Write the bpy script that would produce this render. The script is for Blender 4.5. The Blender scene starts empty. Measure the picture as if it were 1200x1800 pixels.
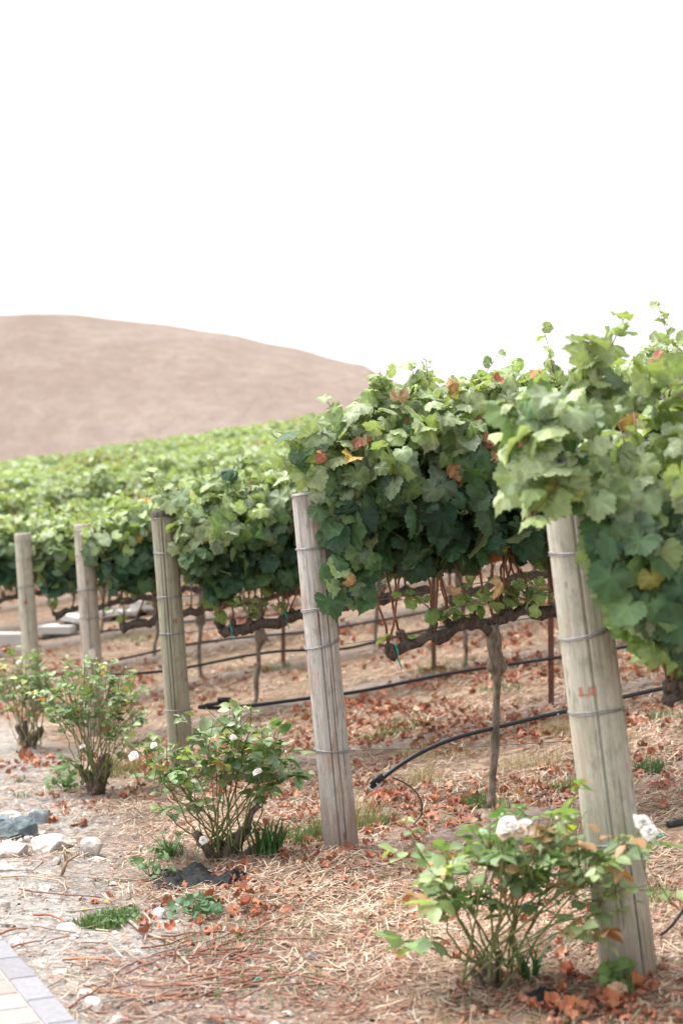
import bpy, math, random
import numpy as np
from mathutils import Vector, Matrix

# ------------------------------------------------------------------ camera, light, exposure
S = bpy.context.scene
COL = S.collection
CAMZ = 1.23
PITCH = math.atan(109 / 2500.0)
cam_d = bpy.data.cameras.new('camera')
cam_d.sensor_fit = 'VERTICAL'; cam_d.sensor_height = 36.0; cam_d.sensor_width = 24.0
cam_d.lens = 50.0
cam_d.clip_start = 0.05; cam_d.clip_end = 2000.0
cam_d.dof.use_dof = True
cam_d.dof.focus_distance = 6.0
cam_d.dof.aperture_fstop = 2.3
cam = bpy.data.objects.new('camera', cam_d); COL.objects.link(cam)
cam.location = (0, 0, CAMZ)
cam.rotation_euler = (math.pi / 2 + PITCH, 0, 0)
S.camera = cam

SUN_EL, SUN_AZ = math.radians(66), math.radians(-72)      # azimuth from +Y towards +X
W = bpy.data.worlds.new('World'); S.world = W; W.use_nodes = True
nt = W.node_tree; nt.nodes.clear()
sky = nt.nodes.new('ShaderNodeTexSky'); sky.sky_type = 'NISHITA'; sky.sun_disc = False
sky.sun_elevation = SUN_EL; sky.sun_rotation = SUN_AZ
sky.air_density = 1.0; sky.dust_density = 4.0; sky.ozone_density = 1.0
hs = nt.nodes.new('ShaderNodeHueSaturation'); hs.inputs['Saturation'].default_value = 0.16
bg = nt.nodes.new('ShaderNodeBackground'); bg.inputs['Strength'].default_value = 0.125
wo = nt.nodes.new('ShaderNodeOutputWorld')
nt.links.new(sky.outputs[0], hs.inputs['Color']); nt.links.new(hs.outputs[0], bg.inputs['Color'])
nt.links.new(bg.outputs[0], wo.inputs['Surface'])
sun_d = bpy.data.lights.new('sun', 'SUN'); sun_d.energy = 1.5; sun_d.angle = math.radians(38)
sun_d.color = (1.0, 0.96, 0.91)
sun = bpy.data.objects.new('sun', sun_d); COL.objects.link(sun)
sd = Vector((math.sin(SUN_AZ) * math.cos(SUN_EL), math.cos(SUN_AZ) * math.cos(SUN_EL), math.sin(SUN_EL)))
sun.rotation_euler = sd.to_track_quat('Z', 'Y').to_euler()
S.view_settings.view_transform = 'Standard'; S.view_settings.look = 'None'
S.view_settings.exposure = 1.66; S.view_settings.gamma = 1.0
S.render.film_transparent = False
S.cycles.max_bounces = 8; S.cycles.diffuse_bounces = 4; S.cycles.transmission_bounces = 4
S.cycles.transparent_max_bounces = 8

# ------------------------------------------------------------------ numeric helpers
RA = math.radians(23.2)
CU, SU = math.cos(RA), math.sin(RA)
UD = np.array([CU, SU, 0.0]); VD = np.array([-SU, CU, 0.0]); ZD = np.array([0, 0, 1.0])
U0 = 2.50                                     # u of the line of end posts
ROWS = {'A': 3.58, 'B': 5.88, 'C': 8.18, 'D': 10.50, 'E': 12.85, 'F': 15.15, 'G': 17.45, 'H': 19.75}

def uv(x, y): return x * CU + y * SU, -x * SU + y * CU
def xy(u, v): return u * CU - v * SU, u * SU + v * CU

def _hash(i, j, s):
    h = (i * 374761393 + j * 668265263 + s * 974711) & 0xFFFFFFFF
    h = ((h ^ (h >> 13)) * 1274126177) & 0xFFFFFFFF
    return ((h ^ (h >> 16)) & 0xFFFF) / 65535.0

def noise2(x, y, s=0):
    x = np.asarray(x, float); y = np.asarray(y, float)
    xi = np.floor(x).astype(np.int64); yi = np.floor(y).astype(np.int64)
    fx = x - xi; fy = y - yi
    fx = fx * fx * (3 - 2 * fx); fy = fy * fy * (3 - 2 * fy)
    a = _hash(xi, yi, s); b = _hash(xi + 1, yi, s); c = _hash(xi, yi + 1, s); d = _hash(xi + 1, yi + 1, s)
    return (a * (1 - fx) + b * fx) * (1 - fy) + (c * (1 - fx) + d * fx) * fy - 0.5

def softplus(x, k):
    return k * np.logaddexp(0, np.asarray(x, float) / k)

def ground(x, y, detail=True):
    x = np.asarray(x, float); y = np.asarray(y, float)
    u, v = uv(x, y)
    du = u - U0
    h = 0.155 * 60 * np.tanh((softplus(du, .22) - .15) / 60) - 0.004
    h = h - 0.03 * np.clip(-du - .3, 0, 1.2)
    far = np.tanh(softplus(v - 15, 1.0) / 25)
    h = h + 0.068 * 70 * np.tanh(softplus(v - 14, 1.0) / 70) + far * .05 * softplus(np.minimum(u, 60) - 12, 2.0)
    if detail:
        near = np.clip((30 - y) / 20, 0, 1)
        rough = np.clip((u - 1.0) / .4, 0.25, 1)
        h = h + near * rough * (0.05 * noise2(x * 1.3, y * 1.3, 1) + 0.022 * noise2(x * 5, y * 5, 2) + 0.010 * noise2(x * 17, y * 17, 3))
    return h

def ray(px, py):
    dx = (px - 600) / 2500.0; dz = (900 - py) / 2500.0
    c, s = math.cos(PITCH), math.sin(PITCH)
    return np.array([dx, c - s * dz, s + c * dz])

def at(px, py, Y):
    d = ray(px, py); k = Y / d[1]
    return np.array([d[0] * k, Y, CAMZ + d[2] * k])

def hit(px, py):
    d = ray(px, py); Y = 2.5
    while Y < 90:
        k = Y / d[1]
        if CAMZ + d[2] * k <= float(ground(d[0] * k, Y)): break
        Y += 0.01
    p = at(px, py, Y); p[2] = float(ground(p[0], p[1])); return p

def rowhit(row, px, py, off=0.0):
    """the point of a row's upright plane seen at that place of the photograph"""
    d = ray(px, py); k = (ROWS[row] + off) / (-d[0] * SU + d[1] * CU)
    return np.array([d[0] * k, d[1] * k, CAMZ + d[2] * k])

def rowpt(row, t, z=0.0, off=0.0):
    x, y = xy(U0 + t, ROWS[row] + off)
    return np.array([x, y, float(ground(x, y, False)) + z])

def nrm(a):
    return a / np.maximum(np.linalg.norm(a, axis=-1, keepdims=True), 1e-9)

# ------------------------------------------------------------------ mesh builder
class MB:
    def __init__(self): self.V = []; self.F = []; self.C = []; self.n = 0
    def add(self, V, F, col=(1, 1, 1)):
        V = np.asarray(V, float).reshape(-1, 3)
        c = np.asarray(col, float)
        if c.ndim == 1: c = np.tile(c, (len(V), 1))
        self.V.append(V); self.C.append(c)
        for f in (F if isinstance(F, list) else [F]):
            f = np.asarray(f, dtype=np.int64)
            if f.size: self.F.append(f.reshape(-1, f.shape[-1]) + self.n)
        self.n += len(V); return self
    def tube(self, pts, rad, sides=8, col=(1, 1, 1), rough=0.0, rng=None, cap=True):
        P = np.asarray(pts, float); n = len(P)
        R = np.broadcast_to(np.asarray(rad, float), (n,)).copy()
        T = np.gradient(P, axis=0); T = nrm(T)
        ref = np.array([0, 0, 1.0]) if abs(T[0][2]) < .9 else np.array([1.0, 0, 0])
        N = np.zeros_like(P); a = nrm(np.cross(T[0], ref)); N[0] = a
        for i in range(1, n):
            a = a - T[i] * a.dot(T[i]); a = a / max(np.linalg.norm(a), 1e-9); N[i] = a
        B = np.cross(T, N)
        th = np.linspace(0, 2 * np.pi, sides, endpoint=False)
        rr = R[:, None] * np.ones((1, sides))
        if rough and rng is not None:
            rr = rr * (1 + rough * (rng.random((n, sides)) - .5) * 2)
        V = P[:, None, :] + rr[..., None] * (np.cos(th)[None, :, None] * N[:, None, :] + np.sin(th)[None, :, None] * B[:, None, :])
        V = V.reshape(-1, 3)
        i = np.arange(n - 1)[:, None] * sides; j = np.arange(sides)[None, :]; j2 = (j + 1) % sides
        F = np.stack([i + j, i + j2, i + sides + j2, i + sides + j], -1).reshape(-1, 4)
        fs = [F]
        if cap:
            V = np.vstack([V, P[0], P[-1]]); a0 = n * sides
            k = np.arange(sides); k2 = (k + 1) % sides
            fs.append(np.stack([np.full(sides, a0), k2, k], -1))
            fs.append(np.stack([np.full(sides, a0 + 1), (n - 1) * sides + k, (n - 1) * sides + k2], -1))
        c = np.asarray(col, float)
        if c.ndim == 2 and len(c) == n:
            c = np.repeat(c, sides, 0)
            if cap: c = np.vstack([c, c[0], c[-1]])
        return self.add(V, fs, c)
    def box(self, c, s, col=(1, 1, 1), M=None, bev=0.004):
        c = np.asarray(c, float); h = np.asarray(s, float) / 2
        b = min(bev, h.min() * .8)
        V = []
        for sz, inset in ((-1, b), (-1, 0), (1, 0), (1, b)):
            zz = sz * (h[2] if inset else h[2] - b)
            for sx, sy in ((-1, -1), (1, -1), (1, 1), (-1, 1)):
                V.append((sx * (h[0] - inset), sy * (h[1] - inset), zz))
        V = np.array(V)
        if M is not None: V = V @ np.asarray(M).T
        F = [[3, 2, 1, 0], [12, 13, 14, 15]]
        for r in range(3):
            for k in range(4):
                F.append([r * 4 + k, r * 4 + (k + 1) % 4, r * 4 + 4 + (k + 1) % 4, r * 4 + 4 + k])
        return self.add(V + c, np.array(F), col)
    def inst(self, tmpl, R, T, sc, col):
        """copies of a small template: R (N,3,3), T (N,3), sc (N,), col (N,3)"""
        tv, tf, tw, tc = tmpl
        N = len(T); m = len(tv)
        if N == 0: return self
        V = np.einsum('nij,mj->nmi', R, tv) * np.asarray(sc)[:, None, None] + T[:, None, :]
        C = col[:, None, :] * (1 + tw[None, :, None])
        if tc is not None:
            msk, cc = tc
            C = C * (1 - msk[None, :, None]) + cc[None, None, :] * msk[None, :, None]
        fs = [(f[None] + (np.arange(N) * m)[:, None, None]).reshape(-1, f.shape[-1]) for f in tf]
        return self.add(V.reshape(-1, 3), fs, C.reshape(-1, 3))
    def build(self, name, mat, parent=None, loc=None, smooth=True):
        V = np.concatenate(self.V) if self.V else np.zeros((0, 3))
        C = np.concatenate(self.C)
        off = np.zeros(3)
        if parent is not None and parent.type == 'EMPTY': off = np.array(parent.location)
        elif parent is not None and 'off' in parent.keys(): off = np.array(parent['off'])
        elif loc is not None: off = np.asarray(loc, float)
        me = bpy.data.meshes.new(name)
        me.vertices.add(len(V)); me.vertices.foreach_set('co', (V - off).astype(np.float32).ravel())
        loops = np.concatenate([f.ravel() for f in self.F]).astype(np.int32)
        tot = np.concatenate([np.full(len(f), f.shape[1]) for f in self.F])
        st = np.concatenate([[0], np.cumsum(tot)[:-1]]).astype(np.int32)
        me.loops.add(len(loops)); me.loops.foreach_set('vertex_index', loops)
        me.polygons.add(len(tot)); me.polygons.foreach_set('loop_start', st)
        me.polygons.foreach_set('use_smooth', np.full(len(tot), smooth))
        me.update(calc_edges=True)
        at_ = me.attributes.new('Col', 'FLOAT_COLOR', 'POINT')
        at_.data.foreach_set('color', np.hstack([C, np.ones((len(C), 1))]).astype(np.float32).ravel())
        me.materials.append(mat)
        o = bpy.data.objects.new(name, me); COL.objects.link(o)
        if parent is not None: o.parent = parent
        elif loc is not None: o.location = off
        if loc is not None and parent is None: o['off'] = [float(q) for q in off]
        return o

def tag(o, label, cat, group=None, kind=None):
    o['label'] = label; o['category'] = cat
    if group: o['group'] = group
    if kind: o['kind'] = kind
    return o

def empty(name, loc):
    o = bpy.data.objects.new(name, None); COL.objects.link(o); o.location = [float(a) for a in loc]
    o.empty_display_size = .1; return o

def done(o):
    if 'off' in o.keys(): del o['off']
    return o

# ------------------------------------------------------------------ materials
def newmat(name):
    m = bpy.data.materials.new(name); m.use_nodes = True
    t = m.node_tree; t.nodes.clear()
    out = t.nodes.new('ShaderNodeOutputMaterial'); p = t.nodes.new('ShaderNodeBsdfPrincipled')
    t.links.new(p.outputs[0], out.inputs[0]); return m, t, p, out

def nd(t, typ, **kw):
    n = t.nodes.new(typ)
    for k, v in kw.items(): setattr(n, k, v)
    return n

def mixc(t, fac, a, b, blend='MIX'):
    n = t.nodes.new('ShaderNodeMix'); n.data_type = 'RGBA'; n.blend_type = blend
    for sock, val in ((n.inputs[0], fac), (n.inputs[6], a), (n.inputs[7], b)):
        if isinstance(val, bpy.types.NodeSocket): t.links.new(val, sock)
        elif isinstance(val, (int, float)): sock.default_value = val
        else: sock.default_value = (*val, 1)
    return n.outputs[2]

def math_(t, op, a, b=None, c=None, clamp=False):
    n = t.nodes.new('ShaderNodeMath'); n.operation = op; n.use_clamp = clamp
    for i, val in enumerate((a, b, c)):
        if val is None: continue
        if isinstance(val, bpy.types.NodeSocket): t.links.new(val, n.inputs[i])
        else: n.inputs[i].default_value = val
    return n.outputs[0]

def noise_(t, vec, scale, detail=3, rough=.55, dist=0.0):
    n = t.nodes.new('ShaderNodeTexNoise'); n.inputs['Scale'].default_value = scale
    n.inputs['Detail'].default_value = detail; n.inputs['Roughness'].default_value = rough
    n.inputs['Distortion'].default_value = dist
    if vec is not None: t.links.new(vec, n.inputs['Vector'])
    return n.outputs['Fac']

def ramp_(t, fac, stops):
    n = t.nodes.new('ShaderNodeValToRGB'); e = n.color_ramp.elements
    while len(e) < len(stops): e.new(0.5)
    for k, (p, c) in enumerate(stops):
        e[k].position = p; e[k].color = (c, c, c, 1) if isinstance(c, (int, float)) else (*c, 1)
    t.links.new(fac, n.inputs[0]); return n.outputs[0]

def mapped(t, scale, coord='Object'):
    tc = t.nodes.new('ShaderNodeTexCoord'); mp = t.nodes.new('ShaderNodeMapping')
    mp.inputs['Scale'].default_value = scale
    t.links.new(tc.outputs[coord], mp.inputs['Vector']); return mp.outputs[0]

def bump_(t, p, h, strength, dist=0.01):
    b = t.nodes.new('ShaderNodeBump'); b.inputs['Strength'].default_value = strength
    b.inputs['Distance'].default_value = dist
    t.links.new(h, b.inputs['Height']); t.links.new(b.outputs[0], p.inputs['Normal'])

def attr_mat(name, rough=.7, spec=.3, scale=(30, 30, 30), var=.35, bump=.3, bdist=.004, transl=0.0, tcol=(1.3, 1.5, .6), under=0.0, metal=0.0):
    m, t, p, out = newmat(name)
    a = nd(t, 'ShaderNodeAttribute', attribute_name='Col')
    f = noise_(t, mapped(t, scale), 1.0, 4)
    v = ramp_(t, f, [(.25, 1 - var), (.75, 1 + var)])
    c = mixc(t, 1.0, a.outputs['Color'], v, 'MULTIPLY')
    if under:
        g = nd(t, 'ShaderNodeNewGeometry')
        c = mixc(t, math_(t, 'MULTIPLY', g.outputs['Backfacing'], under), c, (.25, .30, .18))
    t.links.new(c, p.inputs['Base Color'])
    p.inputs['Roughness'].default_value = rough; p.inputs['Specular IOR Level'].default_value = spec
    p.inputs['Metallic'].default_value = metal
    if bump: bump_(t, p, f, bump, bdist)
    if transl:
        tr = nd(t, 'ShaderNodeBsdfTranslucent'); mx = nd(t, 'ShaderNodeMixShader')
        t.links.new(mixc(t, 1.0, c, tcol, 'MULTIPLY'), tr.inputs['Color'])
        mx.inputs[0].default_value = transl
        t.links.new(p.outputs[0], mx.inputs[1]); t.links.new(tr.outputs[0], mx.inputs[2])
        t.links.new(mx.outputs[0], out.inputs[0])
    return m

M = {}
M['leaf'] = attr_mat('vine_leaf', .48, .35, (38, 38, 38), .22, .35, .004, .32, (1.4, 1.5, .6), .6)
M['rose_leaf'] = attr_mat('rose_leaf', .42, .45, (45, 45, 45), .2, .2, .003, .25, (1.3, 1.5, .6), .35)
M['petal'] = attr_mat('petal', .6, .2, (20, 20, 20), .03, 0, .002, .5, (1, .98, .95))
M['bark'] = attr_mat('vine_bark', .9, .15, (70, 70, 22), .6, 1.0, .012)
M['cane'] = attr_mat('cane', .55, .3, (60, 60, 20), .3, .3, .003)
M['straw'] = attr_mat('straw', .8, .15, (9, 9, 9), .15, 0, 0, .12, (1, .9, .7))
M['litter'] = attr_mat('dry_leaf', .8, .15, (40, 40, 40), .35, .5, .006, .12, (1.2, .9, .6))
M['twig'] = attr_mat('twig', .8, .2, (50, 50, 50), .35, .4, .003)
M['grass'] = attr_mat('grass_blade', .55, .3, (10, 10, 10), .15, 0, 0, .25, (1.2, 1.4, .6))
M['rock'] = attr_mat('rock', .85, .25, (22, 22, 22), .45, 1.0, .02)
M['pebble'] = attr_mat('pebble', .9, .15, (40, 40, 40), .25, .3, .003)
M['hose'] = attr_mat('black_hose', .42, .4, (25, 25, 25), .25, .12, .002)
M['steel'] = attr_mat('galvanised_wire', .45, .5, (60, 60, 60), .2, .2, .001, metal=.6)
M['plastic'] = attr_mat('tie_plastic', .4, .4, (30, 30, 30), .1, 0, 0)
M['fabric'] = attr_mat('black_fabric', .75, .2, (60, 60, 60), .5, .6, .006)
M['slab'] = attr_mat('white_slab', .7, .25, (8, 8, 8), .08, .2, .003)
M['rusty'] = attr_mat('rusty_steel', .75, .3, (40, 40, 10), .4, .5, .004)
M['paving'] = attr_mat('paving_stone', .85, .2, (60, 60, 60), .16, .4, .003)
M['grape'] = attr_mat('grape', .35, .4, (50, 50, 50), .25, 0, 0)

def wood_mat(name, c1, c2, c3, streak, green):
    m, t, p, out = newmat(name)
    fib = noise_(t, mapped(t, (150, 150, 6.5)), 1.0, 6, .72, .3)
    big = noise_(t, mapped(t, (22, 22, 3.6)), 1.0, 5, .65, .8)
    blot = noise_(t, mapped(t, (14, 14, 7)), 1.0, 5, .65)
    c = mixc(t, ramp_(t, fib, [(.32, 0), (.68, 1)]), c1, c2)
    c = mixc(t, ramp_(t, big, [(.5 - .0, 0), (.62, streak)]), c, c3)
    c = mixc(t, ramp_(t, blot, [(.45, 0), (.7, green)]), c, (.30, .33, .22))
    grime = noise_(t, mapped(t, (30, 30, 16)), 1.0, 6, .7)
    c = mixc(t, ramp_(t, grime, [(.5, 0), (.72, .55)]), c, (.155, .135, .115))
    tcz = nd(t, 'ShaderNodeTexCoord'); sz = nd(t, 'ShaderNodeSeparateXYZ'); t.links.new(tcz.outputs['Object'], sz.inputs[0])
    soil = math_(t, 'ADD', sz.outputs[2], math_(t, 'MULTIPLY', math_(t, 'SUBTRACT', grime, .5), .5))
    c = mixc(t, ramp_(t, soil, [(.02, .75), (.24, 0)]), c, (.23, .165, .125))
    vor = nd(t, 'ShaderNodeTexVoronoi'); vor.inputs['Scale'].default_value = 1.0; t.links.new(mapped(t, (13, 13, 5.5)), vor.inputs['Vector'])
    c = mixc(t, ramp_(t, vor.outputs['Distance'], [(.07, .8), (.13, 0)]), c, (.16, .10, .07))
    crack = noise_(t, mapped(t, (95, 95, 1.6)), 1.0, 3, .5)
    cr = ramp_(t, crack, [(.30, 1), (.34, 0)])
    c = mixc(t, math_(t, 'MULTIPLY', cr, .65), c, (.07, .055, .045))
    da = nd(t, 'ShaderNodeAttribute', attribute_name='Col'); c = mixc(t, 1.0, c, da.outputs['Color'], 'MULTIPLY')
    t.links.new(c, p.inputs['Base Color']); p.inputs['Roughness'].default_value = .85
    p.inputs['Specular IOR Level'].default_value = .2
    h = math_(t, 'SUBTRACT', fib, math_(t, 'MULTIPLY', cr, .8))
    bump_(t, p, h, .55, .006); return m

M['woodA'] = wood_mat('pale_post_wood', (.37, .345, .29), (.60, .575, .51), (.42, .33, .25), .6, .55)
M['woodB'] = wood_mat('grey_post_wood', (.32, .295, .275), (.60, .575, .545), (.34, .235, .18), .75, .1)
M['woodC'] = wood_mat('greenish_post_wood', (.24, .22, .165), (.40, .38, .30), (.22, .15, .10), .6, .5)
M['woodD'] = wood_mat('bleached_post_wood', (.36, .31, .26), (.56, .52, .46), (.27, .19, .14), .8, .15)
M['woodE'] = wood_mat('far_post_wood', (.36, .33, .26), (.50, .47, .39), (.34, .26, .19), .5, .3)

# ground: straw, bare strips under the rows, pale gravel beside the path
def ground_mat():
    m, t, p, out = newmat('vineyard_soil')
    g = nd(t, 'ShaderNodeNewGeometry'); sx = nd(t, 'ShaderNodeSeparateXYZ'); t.links.new(g.outputs['Position'], sx.inputs[0])
    X, Y = sx.outputs[0], sx.outputs[1]
    u = math_(t, 'ADD', math_(t, 'MULTIPLY', X, CU), math_(t, 'MULTIPLY', Y, SU))
    v = math_(t, 'SUBTRACT', math_(t, 'MULTIPLY', Y, CU), math_(t, 'MULTIPLY', X, SU))
    P = g.outputs['Position']
    n1 = noise_(t, P, 2.2, 4); n2 = noise_(t, P, 14, 5, .7); n3 = noise_(t, P, 90, 3, .6); n4 = noise_(t, P, .9, 2)
    straw = mixc(t, ramp_(t, n2, [(.35, 0), (.65, 1)]), (.14, .092, .062), (.325, .248, .178))
    straw = mixc(t, ramp_(t, n1, [(.5, 0), (.68, .7)]), straw, (.185, .105, .075))
    n5 = noise_(t, P, 38, 5, .75)
    gravel = mixc(t, ramp_(t, n5, [(.36, 0), (.62, 1)]), (.125, .112, .102), (.325, .302, .280))
    gravel = mixc(t, ramp_(t, n2, [(.4, 0), (.65, .6)]), gravel, (.39, .365, .335))
    bare = mixc(t, ramp_(t, n3, [(.3, 0), (.7, 1)]), (.17, .135, .12), (.35, .295, .265))
    # bare strip under each row
    f = math_(t, 'FRACT', math_(t, 'ADD', math_(t, 'DIVIDE', math_(t, 'SUBTRACT', v, ROWS['A']), 2.31), .5))
    d = math_(t, 'ABSOLUTE', math_(t, 'SUBTRACT', f, .47))
    d = math_(t, 'ADD', d, math_(t, 'MULTIPLY', math_(t, 'SUBTRACT', n1, .5), .16))
    strip = ramp_(t, d, [(.06, .85), (.13, 0)])
    strip = math_(t, 'MULTIPLY', strip, ramp_(t, u, [(.0, 0), (1.0, 1)]))
    on = nd(t, 'ShaderNodeMapRange'); t.links.new(u, on.inputs[0]); on.inputs[1].default_value = 2.3; on.inputs[2].default_value = 3.0
    strip = math_(t, 'MULTIPLY', strip, on.outputs[0])
    c = mixc(t, strip, straw, bare)
    uu = math_(t, 'ADD', math_(t, 'SUBTRACT', u, math_(t, 'MULTIPLY', math_(t, 'MINIMUM', math_(t, 'SUBTRACT', v, 4.0), 5.0), .13)), math_(t, 'MULTIPLY', math_(t, 'SUBTRACT', n4, .5), 1.4))
    gr = nd(t, 'ShaderNodeMapRange'); t.links.new(uu, gr.inputs[0]); gr.inputs[1].default_value = 1.15; gr.inputs[2].default_value = 1.85
    c = mixc(t, gr.outputs[0], gravel, c)
    t.links.new(c, p.inputs['Base Color']); p.inputs['Roughness'].default_value = .95
    p.inputs['Specular IOR Level'].default_value = .1
    bump_(t, p, math_(t, 'ADD', math_(t, 'MULTIPLY', n2, .7), math_(t, 'MULTIPLY', n3, .4)), .8, .03)
    return m
M['ground'] = ground_mat()

def hill_mat():
    m, t, p, out = newmat('dry_grass_hill')
    a = noise_(t, mapped(t, (.085, .028, .10)), 1.0, 6, .72, .6)
    b = noise_(t, mapped(t, (.9, .35, .9)), 1.0, 7, .8)
    c = mixc(t, ramp_(t, a, [(.36, 0), (.64, 1)]), (.245, .192, .160), (.345, .283, .243))
    c = mixc(t, ramp_(t, b, [(.36, .75), (.62, 0)]), c, (.21, .158, .128))
    t.links.new(c, p.inputs['Base Color']); p.inputs['Roughness'].default_value = 1.0
    p.inputs['Specular IOR Level'].default_value = .05
    bump_(t, p, b, .7, .8); return m
M['hill'] = hill_mat()

# ------------------------------------------------------------------ ground sheet and hill
def steps(a0, a1, fine, grow, far0, far1):
    mid = list(np.arange(a0, a1, fine)); lo, hi = [], []
    s, p = fine, a1
    while p < far1: hi.append(p); s *= grow; p += s
    hi.append(far1)
    s, p = fine, a0
    while p > far0: s *= grow; p -= s; lo.append(max(p, far0))
    return np.array(lo[::-1] + mid + hi)
gx = steps(-3.4, 3.2, .045, 1.12, -400, 400); gy = steps(3.2, 12, .045, 1.12, -20, 420)
GX, GY = np.meshgrid(gx, gy)
GZ = ground(GX, GY)
nx, ny = len(gx), len(gy)
i = np.arange(ny - 1)[:, None] * nx; j = np.arange(nx - 1)[None, :]
GF = np.stack([i + j, i + j + 1, i + nx + j + 1, i + nx + j], -1).reshape(-1, 4)
g_o = MB().add(np.stack([GX, GY, GZ], -1), GF).build('ground', M['ground'])
g_o['kind'] = 'structure'

SIL = np.array([(-900, 700), (-500, 600), (-200, 561), (0, 550), (100, 548.5), (200, 555), (300, 567), (400, 582), (500, 602), (600, 630), (650, 648), (700, 668), (800, 705), (1000, 780), (1400, 900)], float)
hx = np.linspace(-130, 110, 161)
hs_ = np.linspace(0, 1.9, 70)
YC = 175.0
crest = np.interp(hx, (SIL[:, 0] - 600) / 2500 * YC, (1009 - SIL[:, 1]) / 2500 * YC + CAMZ)
for _ in range(12):
    HX, HS = np.meshgrid(hx, hs_)
    Y0 = 66 + .43 * HX
    HY = Y0 + HS * (YC - Y0)
    prof = np.where(HS < 1, 1 - np.abs(1 - HS) ** 1.75, 1 - .55 * (HS - 1) ** 2)
    base = ground(HX, HY, False)
    base0 = ground(HX, Y0, False) - .25
    CR = np.interp(HX, hx, crest)
    HZ = np.where(HS < 1, base0 + (CR - base0) * prof, CR * prof)
    ang = (HZ - CAMZ) / HY; pxs = 600 + 2500 * HX / HY
    tgt = SIL
    # how high each azimuth rises now, against the skyline of the photograph
    bins = np.linspace(-450, 1100, 63); mx = np.full(len(bins), -1.0)
    for bi, bp in enumerate(bins):
        w = np.abs(pxs - bp) < 26
        if w.any(): mx[bi] = ang[w].max()
    want = (1009 - np.interp(bins, SIL[:, 0], SIL[:, 1])) / 2500
    ratio = np.where(mx > 0, want / np.maximum(mx, 1e-3), 1)
    ratio = np.convolve(np.pad(ratio, 2, mode='edge'), np.ones(5) / 5, 'valid')
    cpx = 600 + 2500 * hx / YC
    crest = CAMZ + (crest - CAMZ) * np.interp(cpx, bins, np.clip(ratio, .7, 1.4))
HZ = HZ + .5 * noise2(HX * .07, HY * .07, 11) * np.clip(HS * 4, 0, 1) + .16 * noise2(HX * .4, HY * .4, 12)
nx, ny = len(hx), len(hs_)
i = np.arange(ny - 1)[:, None] * nx; j = np.arange(nx - 1)[None, :]
HF = np.stack([i + j, i + j + 1, i + nx + j + 1, i + nx + j], -1).reshape(-1, 4)
h_o = MB().add(np.stack([HX, HY, HZ], -1), HF).build('hill', M['hill']); h_o['kind'] = 'structure'

# ------------------------------------------------------------------ paved path with a border of slate blocks
def path():
    rng = np.random.default_rng(3)
    a = hit(0, 1657); b = hit(123, 1800)
    d = nrm(a - b); d[2] = 0; d = nrm(d); pr = np.array([d[1], -d[0], 0])     # to the planting side
    a[2] = 0
    Mx = np.stack([d, pr, ZD], 1)
    g = MB()
    zt = float(ground(*(b - pr * .1)[:2], False)) + .035
    for k in range(-14, 40):
        c = b + d * (k * .245 + .02) - pr * .047; c[2] = zt - .03
        t_ = .9 + .2 * rng.random()
        g.box(c, (.239, .088, .06), np.array((.225, .222, .235)) * t_, Mx, .006)
    pal = [(.33, .285, .265), (.36, .245, .22), (.31, .285, .27), (.35, .30, .27), (.33, .24, .22)]
    for r in range(7):
        for k in range(-22, 60):
            c = b + d * (k * .155 + .077 * 0) - pr * (.095 + .115 + r * .23); c[2] = zt - .031 + .002 * rng.random()
            g.box(c, (.150, .225, .06), np.array(pal[(k * 2 + r * 3) % 5]) * (.93 + .14 * rng.random()), Mx, .006)
    # sand in the joints
    c = b + d * 2.5 - pr * .85; c[2] = zt - .04
    g.box(c, (12.8, 1.66, .06), (.44, .40, .36), Mx, .004)
    o = g.build('path', M['paving'], smooth=False); o['kind'] = 'structure'
path()

# ------------------------------------------------------------------ wooden end posts
def quat_frame(base, top):
    z = nrm(top - base); x = nrm(np.cross(np.array([0, 1.0, 0]), z)); y = np.cross(z, x)
    return np.stack([x, y, z], 1)

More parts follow.
